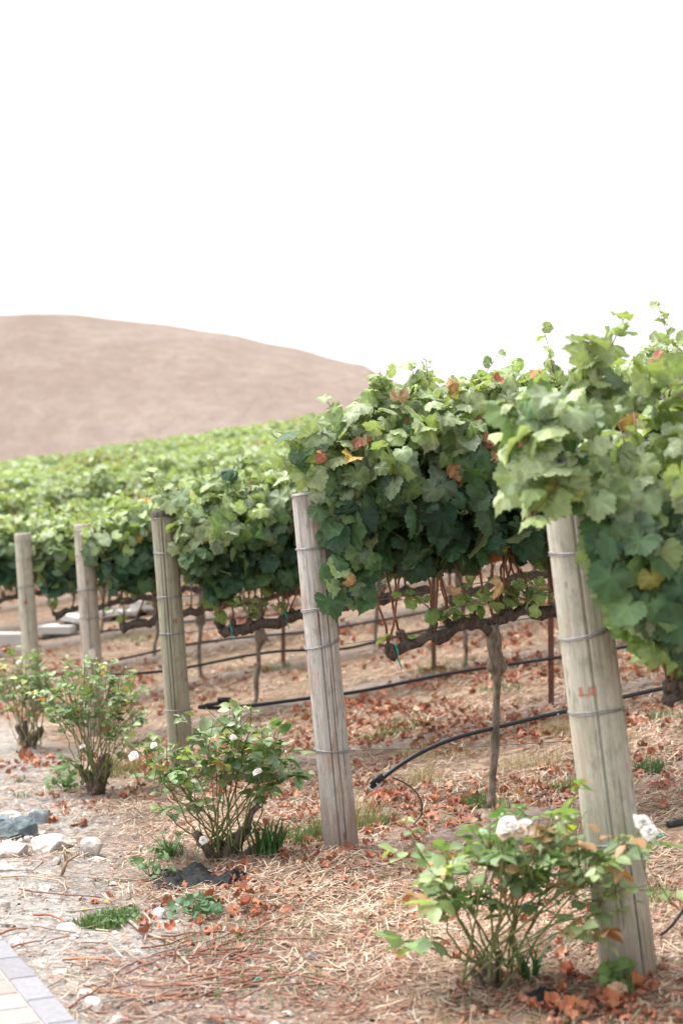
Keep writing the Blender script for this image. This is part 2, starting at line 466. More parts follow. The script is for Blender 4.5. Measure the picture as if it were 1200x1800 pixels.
def post(key, bpx, tpx, r, mat, label, wraps, cracks, seed, dark_top=False):
    rng = np.random.default_rng(seed)
    base = hit(*bpx); lean = 0.06
    top = at(tpx[0], tpx[1], base[1] - lean)
    R = quat_frame(base, top); L = float(np.linalg.norm(top - base))
    n, k = 60, 110
    zz = np.concatenate([[-.35], np.linspace(0, L - .012, n - 3), [L - .004, L]])
    th = np.linspace(0, 2 * np.pi, k, endpoint=False)
    rad = r * (1.03 - .06 * np.clip(zz / L, 0, 1))[:, None] * np.ones((1, k))
    rad *= 1 + .06 * noise2(np.cos(th)[None] * 1.6 + zz[:, None] * .8 + seed, np.sin(th)[None] * 1.6 + zz[:, None] * .5, seed)
    rad += .004 * noise2(th[None] * 6 + 0 * zz[:, None], zz[:, None] * 1.3 + 0 * th[None], seed + 1)
    crack_tone = np.ones_like(rad)  # vertex tone, darker along the crack lines
    for (ang, z0, z1, dep) in cracks:
        ci = int(round((ang % 360) / 360 * k)) % k
        m_ = (zz > z0 * L) & (zz < z1 * L)
        wob = np.round(.9 * noise2(zz * 5, zz * 0 + ang, 9)).astype(int)
        for q_ in np.nonzero(m_)[0]: rad[q_, (ci + wob[q_]) % k] -= dep * 1.6; crack_tone[q_, (ci + wob[q_]) % k] = .48 if key != 'A' else .62
    rad[-1] -= .010; rad[-2] -= .003
    V = np.stack([rad * np.cos(th), rad * np.sin(th), zz[:, None] * np.ones((1, k))], -1).reshape(-1, 3)
    nn = len(zz)
    i = np.arange(nn - 1)[:, None] * k; j = np.arange(k)[None, :]; j2 = (j + 1) % k
    F = np.stack([i + j, i + j2, i + k + j2, i + k + j], -1).reshape(-1, 4)
    V = np.vstack([V, [0, 0, L - .003 - .004 * rng.random()]])
    kk = np.arange(k)
    F2 = np.stack([np.full(k, nn * k), (nn - 1) * k + kk, (nn - 1) * k + (kk + 1) % k], -1)
    dc = np.concatenate([crack_tone.ravel(), [.8]])[:, None] * np.ones((1, 3))
    o = MB().add(V, [F, F2], dc).build('wooden_post', mat)
    m4 = Matrix.Identity(4)
    for a_ in range(3):
        for b_ in range(3): m4[a_][b_] = R[a_, b_]
        m4[a_][3] = base[a_]
    o.matrix_world = m4
    tag(o, label, 'post', 'end posts of the vine rows')
    for (wy, tilt, turns) in wraps:
        # height along the post where the loop of wire sits
        f = (bpx[1] - wy) / (bpx[1] - tpx[1]); z0 = f * L
        th2 = np.linspace(0, 2 * np.pi * turns, 40 * turns)
        rr = r * (1.03 - .06 * f) + .0035 + .0018 * rng.random()
        ph = rng.random() * 6
        pts = np.stack([rr * np.cos(th2 + ph), rr * np.sin(th2 + ph), z0 + tilt * np.cos(th2 + 2.6 + ph) + .006 * (th2 / 6.28 - turns / 2) + .002 * np.sin(th2 * 2.3)], -1)
        MB().tube(pts, .0021, 5, (.30, .30, .31)).build('wire_wrap', M['steel'], o)
    return o, base, top, R, L, r

PB = {}
PB['A'] = post('A', (1105, 1716), (1000, 866), .083, M['woodA'],
               'thick pale wooden post with a rust mark, rising behind the nearest rose bush',
               [(880, .004, 2), (972, .004, 2), (1110, -.012, 2), (1250, .004, 2), (1478, .003, 1)], [(262, .12, .97, .004), (292, .0, .42, .003)], 21)
PB['B'] = post('B', (600, 1490), (541, 866), .0745, M['woodB'],
               'weathered grey wooden post with reddish peeling streaks, half covered by dark vine leaves',
               [(872, .004, 2), (964, .004, 2), (1068, -.010, 2), (1132, -.014, 2), (1318, .008, 2)], [(270, 0, .72, .005), (291, .02, .5, .004), (300, .35, .7, .003)], 22)
PB['C'] = post('C', (322, 1366), (287, 897), .0735, M['woodC'],
               'greenish grey wooden post with a long dark crack and dark top, above folded hose',
               [(912, .002, 1), (972, .002, 2), (1049, .002, 2), (1112, -.002, 2), (1246, .003, 1)], [(266, .0, .97, .008), (250, .25, .95, .004)], 23)
PB['D'] = post('D', (170, 1298), (147, 921), .0745, M['woodD'],
               'wooden post with a bleached white patch low on its side, behind a rose bush',
               [(932, .002, 1), (975, .002, 2), (1037, .002, 2), (1086, .002, 2)], [(280, .1, .9, .005)], 24)
PB['E'] = post('E', (62, 1250), (40, 937), .0735, M['woodE'],
               'wooden post with a small round rust spot, last of the line on the left',
               [(950, .002, 1), (984, .002, 1), (1031, .002, 2), (1075, .002, 1)], [(275, .4, .95, .004)], 25)

def mark(key, bpy_, tpy, py, w, h, ang0, col, ring, seed, name):
    """stain on a post: an uneven film just proud of the wood"""
    o, base, top, R, L, r = PB[key]
    f = (bpy_ - py) / (bpy_ - tpy); z0 = f * L
    rng = np.random.default_rng(seed); n = 22
    gxs = np.linspace(-1, 1, n); A, B = np.meshgrid(gxs, gxs)
    th = math.radians(ang0) + A * w / r / 2; rr = r * (1.03 - .06 * f) * 1.022 + .0012
    V = np.stack([rr * np.cos(th), rr * np.sin(th), z0 + B * h / 2], -1).reshape(-1, 3)
    keep = []
    for a in range(n - 1):
        for b in range(n - 1):
            x, y = gxs[b], gxs[a]; q = rng.random()
            if ring == 'frame': ok = (abs(abs(x) - .75) < .2 and q > .15) or (y < -.6 and x < .1 and q > .1) or (x > .1 and q > .45)
            elif ring == 'bars': ok = (abs(x - .55) < .25 or abs(x + .45) < .25) and q > .1
            else: ok = x * x + y * y < .55 + .5 * (noise2(x * 3, y * 3, seed))
            if ok: keep.append([a * n + b, a * n + b + 1, (a + 1) * n + b + 1, (a + 1) * n + b])
    MB().add(V, np.array(keep), col).build(name, M['rusty'] if ring != 'patch' else M['slab'], o)
mark('A', 1716, 866, 1209, .055, .028, 246, (.42, .20, .13), 'frame', 5, 'rust_mark')
mark('C', 1366, 897, 1091, .030, .030, 292, (.22, .08, .05), 'bars', 6, 'rust_mark')
mark('D', 1298, 921, 1150, .07, .13, 284, (.66, .63, .60), 'patch', 7, 'bleached_patch')
mark('E', 1250, 937, 1058, .04, .05, 272, (.30, .12, .07), 'spot', 8, 'rust_spot')
# the tar-dark cap of the third post
o, base, top, R, L, r = PB['C']
th = np.linspace(0, 2 * np.pi, 49)[:-1]; rr = r * .975
V = []
for (q, zq) in ((rr * 1.02 + .003, L - .045), (rr * 1.02 + .003, L - .004), (rr * .9, L + .003), (.001, L + .004)):
    for a in th: V.append((q * math.cos(a), q * math.sin(a), zq + .006 * math.sin(a * 3) * (zq < L - .03)))
i = np.arange(3)[:, None] * 48; j = np.arange(48)[None, :]
MB().add(np.array(V), np.stack([i + j, i + (j + 1) % 48, i + 48 + (j + 1) % 48, i + 48 + j], -1).reshape(-1, 4), (.105, .095, .08)).build('dark_cap', M['bark'], o)

# ------------------------------------------------------------------ leaf templates
def leaf_tmpl(npts, inner, cup, fold, droop, wave, seed, stalk=True):
    rng = np.random.default_rng(seed)
    key = np.array([(-180, .08), (-171, .50), (-158, .72), (-140, .80), (-125, .82), (-108, .90), (-92, .83), (-76, .82), (-56, .98), (-42, .88), (-29, .83), (-13, .97), (0, 1.08),
                    (13, .97), (29, .83), (42, .88), (56, .98), (76, .82), (92, .83), (108, .90), (125, .82), (140, .80), (158, .72), (171, .50), (180, .08)], float)
    key[1:-1, 1] *= 1 + .06 * (rng.random(len(key) - 2) - .5)
    a = np.linspace(-176, 176, npts); r = np.interp(a, key[:, 0], key[:, 1])
    r = .82 * r + .18 * .8 * np.where(np.abs(a) > 165, r, 1)
    if npts > 20: r = r * (1 + (.032 + .03 * rng.random(npts)) * np.where(np.arange(npts) % 2, 1, -1))
    ar = np.radians(a)
    rings = [np.zeros((1, 2))]
    fr = [0.0]
    for q in (inner + [1.0]):
        rings.append(np.stack([np.sin(ar) * r * q, np.cos(ar) * r * q], -1)); fr.append(q)
    P = np.concatenate(rings); rad = np.linalg.norm(P, axis=1)
    x, y = P[:, 0], P[:, 1]
    th = np.arctan2(x, y)
    z = -cup * rad ** 2 + fold * np.abs(x) - droop * np.clip(y, 0, 2) ** 2 + wave * rad ** 1.5 * np.sin(th * 5 + seed) + .5 * wave * rad * np.sin(th * 9 + 2 * seed)
    # blade puckers between the five main veins
    lob = np.radians(np.array([0, 56, -56, 112, -112]))
    dv = np.min(np.abs(((th[:, None] - lob[None] + np.pi) % (2 * np.pi)) - np.pi), axis=1)
    vein = np.clip(1 - dv / .16, 0, 1) * np.clip(1.05 - rad, 0, 1)
    z = z + .05 * rad * np.sin(np.clip(dv / .5, 0, 1) * np.pi)
    V = np.stack([x, y, z], -1)
    tw = vein * .55 - .06 * np.clip(dv / .5, 0, 1)
    tw[0] = .4
    fs = []; n = npts
    k = np.arange(n - 1)
    fs.append(np.stack([np.zeros(n - 1, int), 1 + k + 1, 1 + k], -1))
    for ri in range(len(rings) - 2):
        o1 = 1 + ri * n; o2 = o1 + n
        fs.append(np.stack([o1 + k, o1 + k + 1, o2 + k + 1, o2 + k], -1))
    msk = np.zeros(len(V))
    if stalk:
        m = len(V)
        s = np.array([(-.018, 0, -.01), (.018, 0, -.01), (.018, -.55, -.22), (-.018, -.55, -.22), (0, 0, .012), (0, -.55, -.19)])
        V = np.vstack([V, s]); tw = np.concatenate([tw, np.zeros(6)]); msk = np.concatenate([msk, np.ones(6)])
        fs.append(np.array([[m, m + 1, m + 2, m + 3]])); fs.append(np.array([[m, m + 4, m + 5, m + 3]])); 
    return V, fs, tw, ((msk, np.array((.26, .11, .06))) if stalk else None)

NEAR = [leaf_tmpl(43, [.55], .12, .10, .10, .05, 1), leaf_tmpl(43, [.55], .30, .02, .22, .08, 2), leaf_tmpl(43, [.55], -.10, .22, .25, .07, 3), leaf_tmpl(43, [.55], .22, -.12, .05, .10, 4), leaf_tmpl(43, [.55], .05, .34, .30, .12, 5), leaf_tmpl(43, [.55], .45, -.05, .30, .13, 6)]
MID = [leaf_tmpl(17, [], .15, .12, .12, .06, 1, False), leaf_tmpl(17, [], .35, .0, .25, .1, 2, False), leaf_tmpl(17, [], -.1, .28, .2, .1, 3, False)]
FAR = [leaf_tmpl(8, [], .2, .2, .2, .1, 1, False), leaf_tmpl(8, [], -.1, .35, .1, .1, 2, False)]
DRY = [leaf_tmpl(17, [.35, .7], -.5, .35, -.4, .30, 7, False), leaf_tmpl(17, [.35, .7], .7, .5, .5, .32, 8, False), leaf_tmpl(17, [.35, .7], -.9, -.3, .6, .35, 9, False), leaf_tmpl(17, [.35, .7], 1.1, .2, .5, .5, 3, False)]

def frames(n, d):
    """rotation matrices with local z = n and local y along d"""
    n = nrm(n); d = d - n * np.sum(n * d, -1, keepdims=True); d = nrm(d); x = np.cross(d, n)
    return np.stack([x, d, n], -1)

def leaf_colors(rng, h, dust_skylight=1.0):
    """h: 0 low in the canopy (old leaves) .. 1 at the growing tips; the paling includes painted-in skylight"""
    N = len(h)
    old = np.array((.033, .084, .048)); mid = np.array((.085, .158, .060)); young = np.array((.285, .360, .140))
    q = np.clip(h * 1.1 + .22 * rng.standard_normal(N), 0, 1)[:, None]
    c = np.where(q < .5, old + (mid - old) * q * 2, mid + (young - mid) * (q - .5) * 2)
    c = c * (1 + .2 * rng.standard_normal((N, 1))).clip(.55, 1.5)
    du = np.clip(rng.random((N, 1)) - .66 + 1.15 * (h[:, None] - .2), 0, .8) * .62 * dust_skylight     # pale spray dust, plus skylight on the canopy tops put into colour
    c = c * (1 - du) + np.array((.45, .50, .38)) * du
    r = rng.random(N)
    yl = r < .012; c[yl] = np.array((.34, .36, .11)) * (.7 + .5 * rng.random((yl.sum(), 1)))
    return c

class Plant:
    """gathers the leaves of one vine"""
    def __init__(self, tm, seed): self.tm = tm; self.rng = np.random.default_rng(seed); self.L = []
    def put(self, P, N, D, s, C): self.L.append((P, N, D, s, C))
    def build(self, parent, name='foliage', mat='leaf'):
        P, N, D, s, C = [np.concatenate([l[k] for l in self.L]) for k in range(5)]
        g = MB(); w = self.rng.integers(0, len(self.tm), len(P)); R = frames(N, D)
        for k, t_ in enumerate(self.tm):
            m = w == k; g.inst(t_, R[m], P[m], s[m], C[m])
        return g.build(name, M[mat], parent)

def canopy(pl, row, t0, t1, n, zb=1.02, zt=2.0, hw=.27, endcap=True, size=.078, seed=0, gap=0.0, over=0.0, vside=0.0, autumn=0.012, lift=0.0):
    rng = pl.rng
    t = rng.uniform(t0, t1, n); h = rng.random(n) ** .92
    ph = rng.uniform(0, 2 * np.pi, n); r = rng.random(n) ** .42
    side = np.sign(np.cos(ph)); 
    w = hw * (1 + .75 * noise2(t * 2.6 + 17 * side, h * 3.0 + ROWS[row], seed + 31))
    w = w * np.clip(.62 + 1.1 * h, 0, 1.12) * np.where(h > .86, 1 - (h - .86) * 3.2, 1)
    top = zt - (.14 * np.exp(-((t - t0) / .22) ** 2) if endcap else 0) + .20 * noise2(t * 2.2, 0 * t + 3.3, seed + 33) + .10 * noise2(t * 7, 0 * t + 1.3, seed + 34)
    bot = zb + .26 * noise2(t * 3.1, 0 * t + 5.1, seed + 35) + .10 * noise2(t * 9, 0 * t, seed + 36)
    e = np.ones(n)
    if endcap:
        s0 = t0 + np.clip(1 - h * 1.35, 0, 1) * over      # the overhang recedes towards the ground
        e = np.clip((t - s0) / .16, 0, 1) ** .5
        w = w * (.35 + .65 * e)
    z = bot + (top - bot) * h + .02 * rng.standard_normal(n)
    off = w * np.cos(ph) * r + vside
    keep = e > .02
    x, y = xy(U0 + t, ROWS[row] + off)
    P = np.stack([x, y, ground(x, y, False) + z], -1)
    out = np.cos(ph)[:, None] * VD[None] * np.clip(r, .3, 1)[:, None]
    up = (.30 + .9 * np.clip((h - .72) / .28, 0, 1))[:, None] * ZD
    N = out * (1.0 - .5 * np.clip((h - .75) / .25, 0, 1))[:, None] + up + .58 * rng.standard_normal((n, 3))
    if endcap: N = N - UD[None] * (1.1 * (1 - e))[:, None]
    D = -ZD[None] * 1.0 + .35 * out + .5 * rng.standard_normal((n, 3))
    D = D + np.clip((h - .8) * 3, 0, .8)[:, None] * (UD[None] * rng.standard_normal((n, 1)))
    s = size * np.exp(.24 * rng.standard_normal(n)) * (1.08 - .32 * np.clip((h - .6) / .4, 0, 1))
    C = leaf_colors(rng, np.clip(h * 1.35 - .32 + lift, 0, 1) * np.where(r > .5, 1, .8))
    au = rng.random(n) < autumn * np.where(h > .55, 1.6, .6)
    C[au] = np.array([(.38, .14, .07), (.45, .25, .13), (.50, .33, .10), (.30, .10, .06)])[rng.integers(0, 4, au.sum())]
    pl.put(P[keep], N[keep], D[keep], s[keep], C[keep])

def shoot(pl, parent, p0, p1, nl=7, s0=.06, bend=.08, col=(.20, .10, .05), hue=None):
    """a shoot poking out of the canopy, with leaves that get smaller to its tip"""
    rng = pl.rng
    k = np.linspace(0, 1, 9)[:, None]
    side = nrm(np.cross(p1 - p0, rng.standard_normal(3)))
    P = p0 + (p1 - p0) * k + side * bend * np.sin(k * np.pi) * np.linalg.norm(p1 - p0)
    MB().tube(P, np.linspace(.0036, .0016, 9), 5, col).build('shoot', M['cane'], parent)
    f = np.linspace(.12, 1.0, nl); Q = np.stack([np.interp(f, k[:, 0], P[:, c]) for c in range(3)], -1)
    alt = np.where(np.arange(nl) % 2, 1, -1)[:, None]
    D = side * alt * .8 + rng.standard_normal((nl, 3)) * .45 - ZD * .35
    N = ZD * .75 + rng.standard_normal((nl, 3)) * .5 - VD * .35
    s = s0 * (1.2 - .45 * f) * (1 + .15 * rng.standard_normal(nl))
    Q = Q + nrm(D) * s[:, None] * .5
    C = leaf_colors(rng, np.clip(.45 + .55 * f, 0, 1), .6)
    if hue is not None: C = C * .4 + np.array(hue) * .6
    pl.put(Q, N, D, np.clip(s, .018, 1), C)

def bark_col(rng, n, base=(.150, .120, .098)):
    return np.array(base) * (.75 + .5 * rng.random((n, 1)))

def vine(row, label, tt, tl, tr, c0, c1, nleaf, tm, seed, canes=True, endcap=False, over=0., trunk_px=None, cordon_px=None, ties=(), size=.055, grapes=(), shoots=(), nshoot=5, hw=.27, zb=1.02, zt=1.88, extra=None, hang=0, autumn=.012, lift=0.0, vside=0.0):
    rng = np.random.default_rng(seed)
    base = rowpt(row, tt); o = empty('grapevine', base)
    tag(o, label, 'grapevine', 'grapevines of the near rows')
    # trunk
    if trunk_px: P = np.array([rowhit(row, *p) for p in trunk_px])
    else:
        zz = np.linspace(-.05, .86, 12)
        P = np.array([rowpt(row, tt + .02 * math.sin(z * 5 + seed) + .01 * rng.standard_normal(), z, .012 * rng.standard_normal()) for z in zz])
    kk = np.linspace(0, 1, len(P)); q = np.linspace(0, 1, 26)
    P = np.stack([np.interp(q, kk, P[:, c]) for c in range(3)], -1)
    P[1:-1] = .25 * P[:-2] + .5 * P[1:-1] + .25 * P[2:]
    R = np.where(q < .62, .019 + .002 * np.cos(q * 20), .033) + .016 * np.exp(-((q - .68) / .06) ** 2)
    MB().tube(P, R, 12, bark_col(rng, 26, (.185, .155, .120)), .13, rng).build('trunk', M['bark'], o)
    # cordon arms
    g = MB()
    if cordon_px: C = np.array([rowhit(row, *p) for p in cordon_px])
    else:
        ts = np.linspace(tl, tr, 12)
        C = np.array([rowpt(row, t_, .86 - .05 * math.exp(-((t_ - tl) / .12) ** 2) + .012 * rng.standard_normal(), .012 * rng.standard_normal()) for t_ in ts])
    kk = np.linspace(0, 1, len(C)); q = np.linspace(0, 1, 44)
    C = np.stack([np.interp(q, kk, C[:, c]) for c in range(3)], -1)
    C[1:-1] = .25 * C[:-2] + .5 * C[1:-1] + .25 * C[2:]
    C[:, 2] += .009 * rng.standard_normal(44)
    rr = .026 + .009 * noise2(q * 14, q * 0 + seed, 5) + .010 * np.exp(-(q / .035) ** 2) + .006 * np.exp(-((q - .4) / .12) ** 2)
    g.tube(C, rr, 11, bark_col(rng, 44, (.105, .085, .073)), .30, rng)
    spurs = []
    for qs in np.arange(.02, .99, .13 / max(tr - tl, .3)):
        i_ = int(qs * 43); p = C[i_]
        d = nrm(ZD + .45 * UD * rng.standard_normal() + .25 * VD * rng.standard_normal())
        l_ = .035 + .035 * rng.random()
        pts = np.array([p + d * l_ * a for a in (0.2, .6, .9, 1.05)])
        g.tube(pts, (.021, .018, .021, .011), 8, bark_col(rng, 4, (.11, .085, .072)), .22, rng); spurs.append(pts[-1])
    cord = g.build('cordon', M['bark'], o); cord['off'] = [float(q) for q in base]
    pl = Plant(tm, seed + 1)
    if canes:
        for p in spurs:
            for _ in range(2 if rng.random() < .75 else 1):
                tilt = rng.uniform(-.75, .75) ; hgt = rng.uniform(.75, 1.05)
                k = np.linspace(0, 1, 11)[:, None]
                Q = p + ZD * hgt * k + UD * (tilt * .38 * (1 - (1 - k) ** 2)) + VD * (rng.uniform(-.12, .12) * k) + .010 * rng.standard_normal((11, 3)) * (k > 0)
                red = np.array((.225, .098, .058)) * rng.uniform(.7, 1.25)
                MB().tube(Q, np.linspace(.0062, .0032, 11) * rng.uniform(.8, 1.15), 7, red).build('cane', M['cane'], o)
    # leaves
    canopy(pl, row, c0, c1, nleaf, endcap=endcap, seed=seed % 7, over=over, size=size, hw=hw, zb=zb, zt=zt, autumn=autumn, vside=vside, lift=lift)
    st = o
    for _ in range(nshoot):
        t_ = rng.uniform(c0 + .05, c1); p = rowpt(row, t_, zt - .18, rng.uniform(-.15, .15))
        shoot(pl, st, p, p + np.array([.20 * rng.standard_normal(), .12 * rng.standard_normal(), rng.uniform(.24, .42)]), 8, size * .8)
    for (a, b, n_, s_, hue) in shoots: shoot(pl, st, a, b, n_ + 2, s_ * .82, .10, hue=hue)
    for _ in range(hang):                                      # short leafy laterals low by the cordon
        p = spurs[rng.integers(len(spurs))] + np.array([0, 0, .03])
        d = nrm(UD * rng.uniform(-1, 1) - VD * rng.uniform(-.4, 1) + ZD * rng.uniform(-.3, .9))
        shoot(pl, st, p, p + d * rng.uniform(.10, .24), rng.integers(3, 6), size * .72, .1, hue=(.17, .27, .07))
    dry = extra(pl, st) if extra else None
    if dry: dry.build(o, 'scorched_leaves', 'litter')
    pl.build(o)
    for (px, py) in ties:
        p = rowhit(row, px, py); th = np.linspace(0, 2 * np.pi, 14); g = MB()
        ring = p + .034 * (np.cos(th)[:, None] * VD + np.sin(th)[:, None] * ZD) + UD * .004 * np.sin(th * 2)[:, None]
        g.tube(ring, .0045, 5, (.03, .36, .30))
        g.tube([p - ZD * .03 - VD * .035, p - ZD * .055 - VD * .04 + UD * .01, p - ZD * .075 - VD * .035 + UD * .02], (.0045, .004, .002), 5, (.03, .36, .30))
        g.build('tie', M['plastic'], cord)
    for (px, py, off) in grapes:
        p = rowhit(row, px, py, off); g = MB(); n = 17
        for _ in range(n):
            zz = rng.random(); rad_ = .028 * (1 - .65 * zz); a = rng.random() * 6.28
            c = p + np.array([math.cos(a) * rad_, math.sin(a) * rad_, .035 - .085 * zz])
            sphere(g, c, .0085, 6, (.035, .026, .055) * np.array(rng.uniform(.7, 1.5)))
        g.build('grape_bunch', M['grape'], o)
    done(cord)
    return o

def sphere(g, c, r, n, col, sq=(1, 1, 1)):
    a = np.linspace(0, np.pi, n); b = np.linspace(0, 2 * np.pi, 2 * n, endpoint=False)
    A, B = np.meshgrid(a, b, indexing='ij')
    V = np.stack([np.sin(A) * np.cos(B) * sq[0], np.sin(A) * np.sin(B) * sq[1], np.cos(A) * sq[2]], -1).reshape(-1, 3) * r + np.asarray(c)
    m = 2 * n; i = np.arange(n - 1)[:, None] * m; j = np.arange(m)[None, :]
    g.add(V, np.stack([i + j, i + m + j, i + m + (j + 1) % m, i + (j + 1) % m], -1).reshape(-1, 4), col)

# ---- row A: the nearest row, only its end in the frame
def extraA(pl, st):
    rng = pl.rng
    n = 130                                        # leaves hanging low past the cordon and over the post's shoulder
    px = rng.uniform(1040, 1260, n); py = rng.uniform(860, 1080, n) ; py += np.clip((px - 1075) * .9, 0, 90) * (rng.random(n) ** 1.5)
    ok = (py < 900 + (px - 1020) * 3.0); px, py = px[ok], py[ok]; n = len(px)
    P = np.array([rowhit('A', a, b, -.14 - .12 * rng.random()) for a, b in zip(px, py)])
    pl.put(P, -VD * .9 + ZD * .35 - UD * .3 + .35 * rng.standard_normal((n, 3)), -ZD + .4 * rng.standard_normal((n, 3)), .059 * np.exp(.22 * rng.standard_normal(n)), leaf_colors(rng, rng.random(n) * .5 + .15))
    n = 95                                         # leaves spilling over the post top to the left
    px = rng.uniform(890, 1050, n); py = 720 + rng.uniform(-60, 150, n)
    ok = (py > 690 + np.abs(px - 980) * -.1) & (py < 900 - np.clip(px - 960, 0, 99) * .1); px, py = px[ok], py[ok]; n = len(px)
    P = np.array([rowhit('A', a, b, -.02 - .2 * rng.random()) for a, b in zip(px, py)])
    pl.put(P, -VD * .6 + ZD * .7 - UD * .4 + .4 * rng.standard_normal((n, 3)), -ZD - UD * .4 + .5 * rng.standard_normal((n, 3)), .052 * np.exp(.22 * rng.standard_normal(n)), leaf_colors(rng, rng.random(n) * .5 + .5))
R_ = rowhit
vine('A', 'nearest grapevine, its pale leaves spilling over the thick post at the right edge', .95, .2, 1.9, -.14, 2.0, 2227, NEAR, 101,
     lift=.16, endcap=True, over=.30, zt=1.80, zb=.98, hw=.30, size=.056, nshoot=6, extra=extraA, hang=5, ties=[(1204, 1218)],
     cordon_px=[(1178, 1222), (1200, 1212), (1240, 1196), (1340, 1160), (1500, 1110), (1700, 1040), (1900, 980)],
     grapes=[(980, 826, -.16)],
     shoots=[(R_('A', 1040, 720), R_('A', 1098, 556), 6, .07, (.25, .33, .12)), (R_('A', 1000, 740), R_('A', 1015, 590, -.1), 8, .075, None), (R_('A', 1170, 720), R_('A', 1192, 598), 6, .065, (.25, .33, .12)),
             (R_('A', 960, 760), R_('A', 885, 700, -.12), 8, .072, None), (R_('A', 1050, 720), R_('A', 1030, 610, -.15), 8, .08, None), (R_('A', 1120, 720), R_('A', 1140, 640, -.1), 7, .08, None), (R_('A', 1000, 800, -.1), R_('A', 935, 905, -.2), 6, .075, (.22, .30, .1)), (R_('A', 1090, 1080, -.1), R_('A', 1165, 1150, -.15), 6, .07, (.17, .27, .07))])
# ---- row B: in focus, centre of the picture
def extraB(pl, st):
    rng = pl.rng
    n = 46                                         # leaves that lie over the right half of the post
    px = rng.uniform(572, 650, n); py = rng.uniform(890, 1070, n); ok = px > 560 + (py - 880) * .10; px, py = px[ok], py[ok]; n = len(px)
    P = np.array([rowhit('B', a, b, -.13 - .1 * rng.random()) for a, b in zip(px, py)])
    pl.put(P, -VD * .9 + ZD * .4 - UD * .25 + .3 * rng.standard_normal((n, 3)), -ZD + .35 * rng.standard_normal((n, 3)), .064 * np.exp(.2 * rng.standard_normal(n)), leaf_colors(rng, rng.random(n) * .4 + .1))
    n = 70
    px = rng.uniform(490, 640, n); py = 800 + rng.uniform(-90, 45, n); ok = py > 960 - px * .40 ; px, py = px[ok], py[ok]; n = len(px)
    P = np.array([rowhit('B', a, b, -.05 - .16 * rng.random()) for a, b in zip(px, py)])
    pl.put(P, -VD * .6 + ZD * .7 - UD * .3 + .4 * rng.standard_normal((n, 3)), -ZD - UD * .3 + .45 * rng.standard_normal((n, 3)), .054 * np.exp(.2 * rng.standard_normal(n)), leaf_colors(rng, rng.random(n) * .45 + .5))
    n = 20                                         # and over its top right edge
    px = rng.uniform(556, 625, n); py = rng.uniform(835, 905, n)
    P = np.array([rowhit('B', a, b, -.14 - .06 * rng.random()) for a, b in zip(px, py)])
    pl.put(P, -VD * .8 + ZD * .5 - UD * .25 + .4 * rng.standard_normal((n, 3)), -ZD + .4 * rng.standard_normal((n, 3)), .056 * np.exp(.2 * rng.standard_normal(n)), leaf_colors(rng, rng.random(n) * .5 + .25))
    # scorched orange and tan leaves high in the canopy
    sp = [(798, 672), (868, 667), (738, 748), (815, 748), (835, 738), (868, 785), (864, 805), (798, 820), (858, 770), (940, 652), (566, 800), (612, 1018), (880, 1022), (925, 905), (790, 1045), (812, 835), (700, 700)]
    cs = [(.62, .36, .16), (.48, .15, .07), (.40, .15, .09), (.30, .10, .06), (.28, .10, .06), (.52, .26, .12), (.60, .38, .20), (.45, .22, .10), (.36, .13, .08), (.55, .26, .10), (.40, .12, .08), (.58, .40, .16), (.60, .42, .16), (.40, .18, .08), (.45, .26, .14), (.5, .24, .12), (.55, .42, .28)]
    P = np.array([rowhit('B', a, b, -.26) for a, b in sp]); n = len(sp)
    dry = Plant(DRY, 990); dry.put(P, -VD + ZD * .5 + .5 * rng.standard_normal((n, 3)), -ZD + .7 * rng.standard_normal((n, 3)), .037 * np.exp(.2 * rng.standard_normal(n)), np.array(cs) * .55 + np.array((.14, .09, .055))); return dry
vine('B', 'sharp grapevine in the middle with gnarled arms on a bare trunk', .78, .24, 1.75, -.14, 1.72, 2337, NEAR, 111,
     endcap=True, over=.34, trunk_px=[(863, 1420), (864, 1390), (868, 1320), (872, 1250), (874, 1190), (872, 1165), (868, 1130), (862, 1098)],
     cordon_px=[(684, 1150), (706, 1142), (740, 1127), (780, 1110), (810, 1098), (840, 1095), (862, 1100), (880, 1090), (895, 1076), (925, 1076), (960, 1078), (1000, 1073), (1080, 1052), (1190, 1025)],
     ties=[(693, 1146)], zt=2.04, zb=1.15, size=.059, nshoot=3, hang=20, extra=extraB, hw=.28, grapes=[(765, 830, -.2)], autumn=.02,
     shoots=[(R_('B', 560, 800), R_('B', 482, 758, -.1), 8, .062, None), (R_('B', 700, 710), R_('B', 664, 655, -.1), 6, .062, (.24, .34, .13)), (R_('B', 745, 720), R_('B', 748, 632, -.05), 8, .055, None), (R_('B', 600, 790), R_('B', 575, 705, -.1), 7, .06, None),
             (R_('B', 900, 720), R_('B', 912, 628), 6, .065, (.24, .34, .12)), (R_('B', 960, 720), R_('B', 975, 640), 6, .05, None), (R_('B', 640, 740), R_('B', 628, 700), 6, .055, None), (R_('B', 690, 740), R_('B', 680, 650, -.08), 9, .075, None), (R_('B', 725, 730), R_('B', 722, 640, -.05), 10, .072, None), (R_('B', 845, 720), R_('B', 838, 655, -.05), 9, .07, None), (R_('B', 890, 720), R_('B', 885, 652), 9, .07, None), (R_('B', 650, 750), R_('B', 655, 672, -.1), 8, .07, None)])
vine('B', 'grapevine next after the middle one, mostly hidden by the pale thick post', 2.58, 1.85, 3.4, 1.66, 3.4, 1963, NEAR, 113, zt=2.10, zb=1.12, nshoot=5, canes=False, hw=.28)
